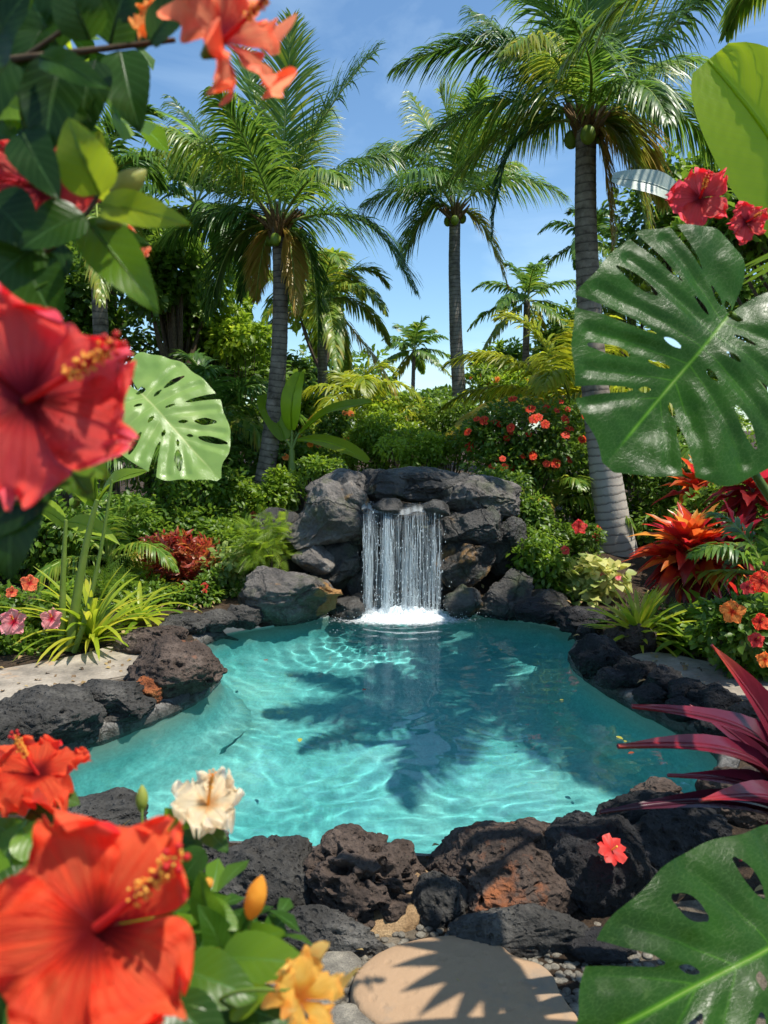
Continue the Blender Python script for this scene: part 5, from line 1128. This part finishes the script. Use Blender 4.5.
monstera('huge glossy monstera plant at right with its holed leaf over the bank', (2.1, 2.0, .12), [
 dict(o=(730, 314), tip=(611, 458), w=262, Yo=1.75, Yt=1.58, n=(-.1, -1, .1), st=(790, 330), sdy=.15, seed=2, res=360, tint=.2, open=.5, curl=.03, curl2=.05, nv=7, sw=.85),
 dict(o=(815, 922), tip=(583, 1050), w=215, Yo=1.35, Yt=1.05, n=(-.05, -.8, .6), st=(860, 940), sdy=.1, seed=5, res=330, tint=.12, open=.5, sw=1.1, curl=.10, nv=5, label='lower monstera leaf spreading over the bottom right rocks')])  # second leaf's tint is lowered so its shade sits in the colour
t = find('huge glossy monstera plant at right with its holed leaf over the bank')
for (a, b_) in (((722, 428), (800, 540)), ((742, 405), (820, 500)), ((758, 395), (850, 470))):
    q0, q1 = P(*a, 1.9), P(*b_, 1.95); part('petiole', tube(MB(), bez([P(a[0] - 25, a[1] - 45, 1.85), q0, q1, np.array([2.1, 2.0, .3])], 20), np.linspace(.008, .016, 20), 8, tint=.1), MATS['stem_green'], t)
monstera('monstera plant at left with one pale sunlit holed leaf', (-2.6, 2.9, .12), [
 dict(o=(140, 392), tip=(216, 474), w=112, Yo=2.75, Yt=2.6, n=(.15, -1, .55), st=(60, 470), seed=8, res=230, tint=.62, open=.1, sw=1., nv=6, curl=.06, holes=1.2)], mat='monstera_pale')
# maroon spiky plant at the right
b0 = G(800, 850, .15); t = thing('cordyline_plant', b0, 'maroon spiky plant with red tipped blades at the right edge', 'cordyline')
for (a, b_, w, Y0, Y1, tn, bd) in (((800, 815), (712, 645), 46, 2.45, 2.35, .42, .08), ((790, 800), (632, 706), 34, 2.45, 2.15, .2, .16), ((790, 812), (618, 746), 34, 2.4, 2.0, .35, .14), ((800, 830), (668, 775), 30, 2.4, 2.1, .1, .12), ((800, 825), (600, 812), 24, 2.45, 2.15, .05, .10),
    ((795, 800), (690, 705), 30, 2.6, 2.7, .12, .1), ((800, 800), (775, 640), 44, 2.5, 2.55, .35, .05), ((800, 840), (700, 800), 40, 2.3, 1.95, .25, .14), ((800, 810), (850, 660), 40, 2.5, 2.4, .3, .1), ((805, 840), (740, 860), 36, 2.3, 1.9, .12, .1)):
    o = bigleaf(t, a, b_, w, Y0, Y1, 'maroon_leaf', tn, normal=(-.2, -.6, 1), bend=bd, fold=.45, shape='lance', wave=.006)
    at = o.data.attributes['tint']; lf = o.data.attributes['lf']; n = len(at.data); ar = np.zeros(n, np.float32); at.data.foreach_get('value', ar); uv = np.zeros(n * 3, np.float32); lf.data.foreach_get('vector', uv); vv = uv[1::3]
    at.data.foreach_set('value', (ar + .55 * sstep(.62, 1., vv) * (1 if tn > .08 else 0) - .05).astype(np.float32))
part('stem', tube(MB(), [b0 - [0, 0, .1], b0 + [0, 0, .2], P(800, 815, 2.45)], [.03, .03, .02], 8), MATS['twig_bark'], t)
# fallen flower on the black rock
m = small_flower_mesh('petal_red', cup=.2, ruffle=.2); o = link('fallen_flower', m); o.location = tuple(P(612, 850, 2.72)); o.scale = (.06,) * 3; o.rotation_euler = (.7, .1, .4); tag(o, 'fallen red flower lying on the black lava rock', 'flower')

# ------------------------------------------------------------------ foreground: red hibiscus shrub at top left
tl = thing('hibiscus_shrub', (-1.05, 1.0, .12), 'leafy hibiscus branches with coral, red and pinkish red flowers at upper left', 'hibiscus')
def twig(par, pts, Y, r=.004, mat='twig_bark', k=6):
    pp = catmull([P(a, b_, Y if np.isscalar(Y) else Y[i]) for i, (a, b_) in enumerate(pts)], 8); part('branch', tube(MB(), pp, np.linspace(r, r * .5, len(pp)), k, tint=.3), MATS[mat], par)
twig(tl, [(-60, 80), (0, 62), (60, 54), (110, 48), (175, 40)], .85, .0055); twig(tl, [(-80, 300), (0, 268), (50, 248), (85, 215), (98, 195)], .85, .005)
twig(tl, [(20, 60), (75, 20), (110, -20)], .85, .003); twig(tl, [(-60, 80), (-200, 400), (-500, 1300)], [.85, .9, 1.0], .012)
twig(tl, [(-80, 300), (-160, 420), (-300, 700)], [.85, .9, .95], .008); twig(tl, [(-70, 480), (20, 500), (75, 460)], .66, .004)
HL = [((70, 55), (30, 160), 52, .12), ((95, 60), (78, 150), 46, .05), ((62, 60), (45, 158), 60, .02), ((120, 52), (140, 132), 50, .22),
 ((100, 195), (68, 118), 56, .78), ((96, 200), (100, 130), 38, .9), ((100, 205), (192, 226), 36, .92), ((88, 222), (158, 312), 52, .62), ((78, 230), (150, 245), 30, .25),
 ((10, 60), (-40, 150), 60, .12), ((0, 70), (80, 10), 46, .15), ((40, 56), (110, 90), 30, .3), ((20, 250), (-30, 180), 60, .12), ((40, 245), (-25, 300), 60, .2), ((20, 255), (60, 330), 60, .35), ((60, 240), (10, 330), 56, .1),
 ((85, 215), (20, 250), 50, .15), ((30, 60), (10, 130), 50, .6), ((-10, 60), (30, -10), 60, .08), ((60, 50), (20, -20), 56, .12), ((90, 40), (60, -30), 50, .2), ((110, 45), (130, -20), 50, .1), ((130, 45), (170, -10), 46, .12), ((150, 42), (200, -10), 44, .16),
 ((0, 120), (-20, 200), 60, .35), ((20, 130), (60, 200), 46, .1), ((0, 150), (50, 175), 40, .3), ((-10, 200), (40, 250), 60, .08), ((-10, 290), (60, 275), 44, .5), ((0, 300), (90, 350), 40, .12), ((-20, 320), (20, 380), 60, .1),
 ((20, 480), (10, 580), 66, .04), ((45, 470), (-20, 540), 60, .06), ((75, 455), (110, 478), 30, .7), ((60, 460), (95, 500), 34, .45), ((20, 20), (-20, -30), 60, .3), ((40, 30), (20, 100), 44, .08), ((35, 100), (90, 120), 36, .2), ((-10, 100), (40, 120), 40, .75)]
for i, (a, b_, w, tn) in enumerate(HL):
    Yl = .85 + .10 * math.sin(i * 2.7); Yl = .68 if a[1] > 430 else Yl
    bigleaf(tl, a, b_, w, Yl, Yl - .02, 'hib_leaf', tn, normal=(.15 * math.sin(i), -1, .25), bend=.07, fold=.18, shape='ovate', seed=i)
r = np.random.default_rng(77); mb, _, _ = leafcloud(P(10, 160, 1.25), np.array([.27, .2, .42]), 330, .075, T_OBOV, 321, 16, (.4, .6), .3, .6); part('foliage', mb, MATS['hib_leaf'], tl)
hibiscus(tl, P(26, 400, .60), (.5, -1, .12), .084, 'petal_red', seed=1, roll=.3, ruffle=.13, cup=.42, curl=.55, label='big pinkish red flower', stamen_dir=(.85, .4, .75))
hibiscus(tl, P(45, 190, .92), (.3, -1, -.1), .062, 'petal_red', seed=2, roll=.8, ruffle=.1, label='deep red flower behind leaves')
hibiscus(tl, P(222, 42, .74), (.85, -.55, .25), .062, 'petal_coral', seed=3, roll=.2, ruffle=.12, cup=.6, curl=.45, label='coral orange flower at the branch end')
hibiscus(tl, P(118, 250, 1.1), (.6, -.6, -.5), .042, 'petal_coral', seed=4, roll=.2, ruffle=.12, cup=.5)
hibiscus(tl, P(165, 18, .82), (-.3, -.6, .5), .035, 'petal_orange', seed=6, roll=.2, ruffle=.12, cup=.5, stamen=False)
def bud(par, base, tip, Y, w=.010, mat='bud_green', tint=.7):
    a, b_ = P(*base, Y), P(*tip, Y); s = np.linspace(0, 1, 14); rr = w * np.sin(np.pi * (s * .9 + .08)) ** .8
    part('bud', tube(MB(), a + (b_ - a) * s[:, None], rr, 10, tint=tint + .2 * s.repeat(10)), MATS[mat], par)
bud(tl, (112, 195), (146, 170), .85, .013, tint=.9); bud(tl, (96, 222), (128, 226), .85, .008, tint=.5)

# ------------------------------------------------------------------ foreground: hibiscus shrub at bottom left
bl = thing('hibiscus_shrub', (-.42, .75, .12), 'low hibiscus shrub with scarlet, cream and yellow flowers at bottom left', 'hibiscus')
twig(bl, [(60, 1150), (80, 1010), (98, 962)], [.64, .62, .61], .005, 'stem_green'); twig(bl, [(150, 1150), (185, 900), (195, 830)], [.9, .93, .95], .004, 'stem_green')
twig(bl, [(40, 1150), (20, 900), (40, 790)], [.9, .93, .95], .004, 'stem_green'); twig(bl, [(190, 1120), (235, 985), (252, 915)], [.72, .74, .74], .003, 'stem_green'); twig(bl, [(190, 1120), (215, 1005), (290, 990)], [.7, .66, .64], .003, 'stem_green')
twig(bl, [(120, 1000), (140, 850), (142, 800)], [.9, .93, .95], .0025, 'stem_green')
for k, (x0, Yk) in enumerate(((60, .62), (150, .9), (40, .9), (190, .71))):
    q = P(x0, 1145, Yk); part('branch', tube(MB(), bez([q, (q + [-.42, .75, .12]) / 2 + [.05, 0, 0], np.array([-.42, .75, .05])], 12), np.linspace(.005, .011, 12), 6, tint=.3), MATS['twig_bark'], bl)
BLV = [((40, 860), (-10, 820), 44, .45, .9), ((20, 880), (62, 825), 50, .5, .85), ((30, 900), (-30, 900), 60, .2, .7), ((200, 880), (190, 850), 30, .4, .95), ((205, 830), (228, 852), 22, .3, .95), ((180, 840), (165, 808), 30, .6, .95), ((175, 850), (150, 835), 26, .3, .95),
 ((215, 925), (200, 872), 34, .5, .8), ((200, 905), (240, 930), 26, .65, .8), ((220, 960), (310, 965), 50, .55, .72), ((230, 950), (285, 932), 34, .5, .76), ((180, 970), (258, 1000), 54, .45, .68), ((225, 960), (198, 905), 36, .3, .78), ((170, 1000), (230, 1060), 50, .2, .65), ((140, 1000), (200, 1030), 50, .12, .66), ((110, 990), (100, 1070), 60, .12, .7),
 ((230, 1010), (275, 990), 30, .75, .68), ((0, 960), (-20, 1060), 60, .12, .68), ((30, 980), (60, 1060), 60, .25, .66), ((40, 790), (80, 805), 30, .4, .95), ((30, 800), (-10, 808), 30, .5, .95), ((30, 810), (70, 835), 30, .2, .93), ((200, 835), (175, 862), 30, .15, .93), ((0, 850), (-30, 900), 50, .7, .8),
 ((90, 1000), (30, 1030), 50, .7, .72), ((160, 1010), (150, 1080), 46, .5, .75), ((20, 830), (55, 865), 40, .65, .84), ((215, 1000), (300, 1030), 40, .15, .72), ((240, 935), (262, 905), 22, .3, .76), ((205, 850), (178, 890), 34, .2, .9), ((150, 870), (200, 895), 34, .1, .9), ((225, 975), (250, 1040), 44, .1, .75)]
for i, (a, b_, w, tn, Yl) in enumerate(BLV): bigleaf(bl, a, b_, w, Yl, Yl - .015, 'hib_leaf', tn, normal=(.3 * math.sin(i * 1.7), -.6, .9), bend=.08, fold=.15, shape='ovate', seed=i + 60)
mb, _, _ = leafcloud(P(60, 985, .86), np.array([.24, .14, .16]), 300, .055, T_OBOV, 322, 14, (.35, .5), .3, .7); part('foliage', mb, MATS['hib_leaf'], bl)
hibiscus(bl, P(96, 928, .56), (.2, -.85, .5), .094, 'petal_scarlet', seed=11, roll=.35, ruffle=.12, cup=.30, curl=.55, label='large scarlet flower facing the camera', stamen_dir=(.75, .42, .7))
hibiscus(bl, P(38, 775, .95), (.0, -.5, .8), .062, 'petal_scarlet', seed=12, roll=.1, ruffle=.13, cup=.5, curl=.7, label='orange red flower above the shrub', stamen_dir=(-.3, .2, .9))
hibiscus(bl, P(208, 805, .95), (.1, -.5, .85), .047, 'petal_cream', seed=13, roll=.6, ruffle=.15, cup=.45, double=False, petals=6, stamen=True, smat='petal_yellow', label='ruffled cream flower by the water')
hibiscus(bl, P(298, 1000, .66), (.5, -.3, .6), .038, 'petal_yellow', seed=14, roll=.6, ruffle=.14, cup=1.0, curl=.35, label='half open yellow flower', stamen=False)
bud(bl, (250, 918), (262, 876), .74, .011, 'petal_yellow', .35); bud(bl, (142, 812), (142, 785), .95, .008, tint=.7); bud(bl, (205, 885), (213, 880), .8, .006, 'petal_yellow', .5)

# red hibiscus shrub at upper right
t = shrub('hibiscus_shrub', 'tall hibiscus shrub with two red flowers above the big monstera leaf', 745, 222, 60, 34, 2.9, base=(2.9, 2.8, .12), n=1500, size=.05, mat='leaf_mid', cat='hibiscus', ground=.12)
hibiscus(t, P(700, 198, 2.0), (-.35, -1, .1), .076, 'petal_red', seed=21, roll=.2, ruffle=.12); hibiscus(t, P(746, 222, 2.0), (.2, -1, -.1), .052, 'petal_red', seed=22, roll=.5, ruffle=.12)

# ------------------------------------------------------------------ sky, sun
SUN = nrm(np.array([.38, -.13, .91]))
el = math.asin(SUN[2]); az = math.atan2(SUN[0], SUN[1])
w = bpy.data.worlds.new('World'); SC.world = w; w.use_nodes = True; nt = w.node_tree; nt.nodes.clear(); L = nt.links.new
N = lambda t, **k: _node(nt, t, k)
sky = N('ShaderNodeTexSky'); sky.sky_type = 'NISHITA'; sky.sun_disc = False; sky.sun_elevation = el; sky.sun_rotation = az; sky.air_density = 1.0; sky.dust_density = .3; sky.ozone_density = 2.5
tc = N('ShaderNodeTexCoord'); mp = N('ShaderNodeMapping', inp={'Scale': (1.2, .5, 3.4), 'Rotation': (.3, .2, .5)}); L(tc.outputs['Generated'], mp.inputs[0])
nz = N('ShaderNodeTexNoise', inp={'Scale': 2.0, 'Detail': 7., 'Roughness': .58, 'Distortion': .5}); L(mp.outputs[0], nz.inputs['Vector'])
mr = N('ShaderNodeMapRange', inp={1: .48, 2: .85, 3: 0., 4: .3}); L(nz.outputs[0], mr.inputs[0])
mx = N('ShaderNodeMix', data_type='RGBA', inp={7: (9, 9.3, 9.8, 1)}); L(mr.outputs[0], mx.inputs[0]); L(sky.outputs[0], mx.inputs[6])
bg = N('ShaderNodeBackground', inp={'Strength': .125}); tm = N('ShaderNodeMix', data_type='RGBA', blend_type='MULTIPLY', inp={0: 1., 7: (.86, 1.03, 1.08, 1)}); L(mx.outputs[2], tm.inputs[6]); L(tm.outputs[2], bg.inputs[0]); o = N('ShaderNodeOutputWorld'); L(bg.outputs[0], o.inputs[0])
sd = bpy.data.lights.new('sun', 'SUN'); sd.energy = 5.0; sd.angle = R_(.5); sd.color = (1, .94, .84); sun = bpy.data.objects.new('sun', sd); COL.objects.link(sun)
sun.rotation_euler = Vector(tuple(SUN)).to_track_quat('Z', 'Y').to_euler(); sun.location = (0, 0, 20)
sd.cycles.is_caustics_light = True
SC.view_settings.view_transform = 'Standard'; SC.view_settings.look = 'None'; SC.view_settings.gamma = 1; SC.view_settings.exposure = .45; SC.view_settings.use_curve_mapping = False
SC.render.engine = 'CYCLES'
cy = SC.cycles; cy.max_bounces = 9; cy.diffuse_bounces = 3; cy.glossy_bounces = 3; cy.transmission_bounces = 8; cy.transparent_max_bounces = 24; cy.caustics_reflective = False; cy.caustics_refractive = True; cy.use_denoising = True; cy.sample_clamp_indirect = 6; cy.use_adaptive_sampling = True; cy.adaptive_threshold = .02
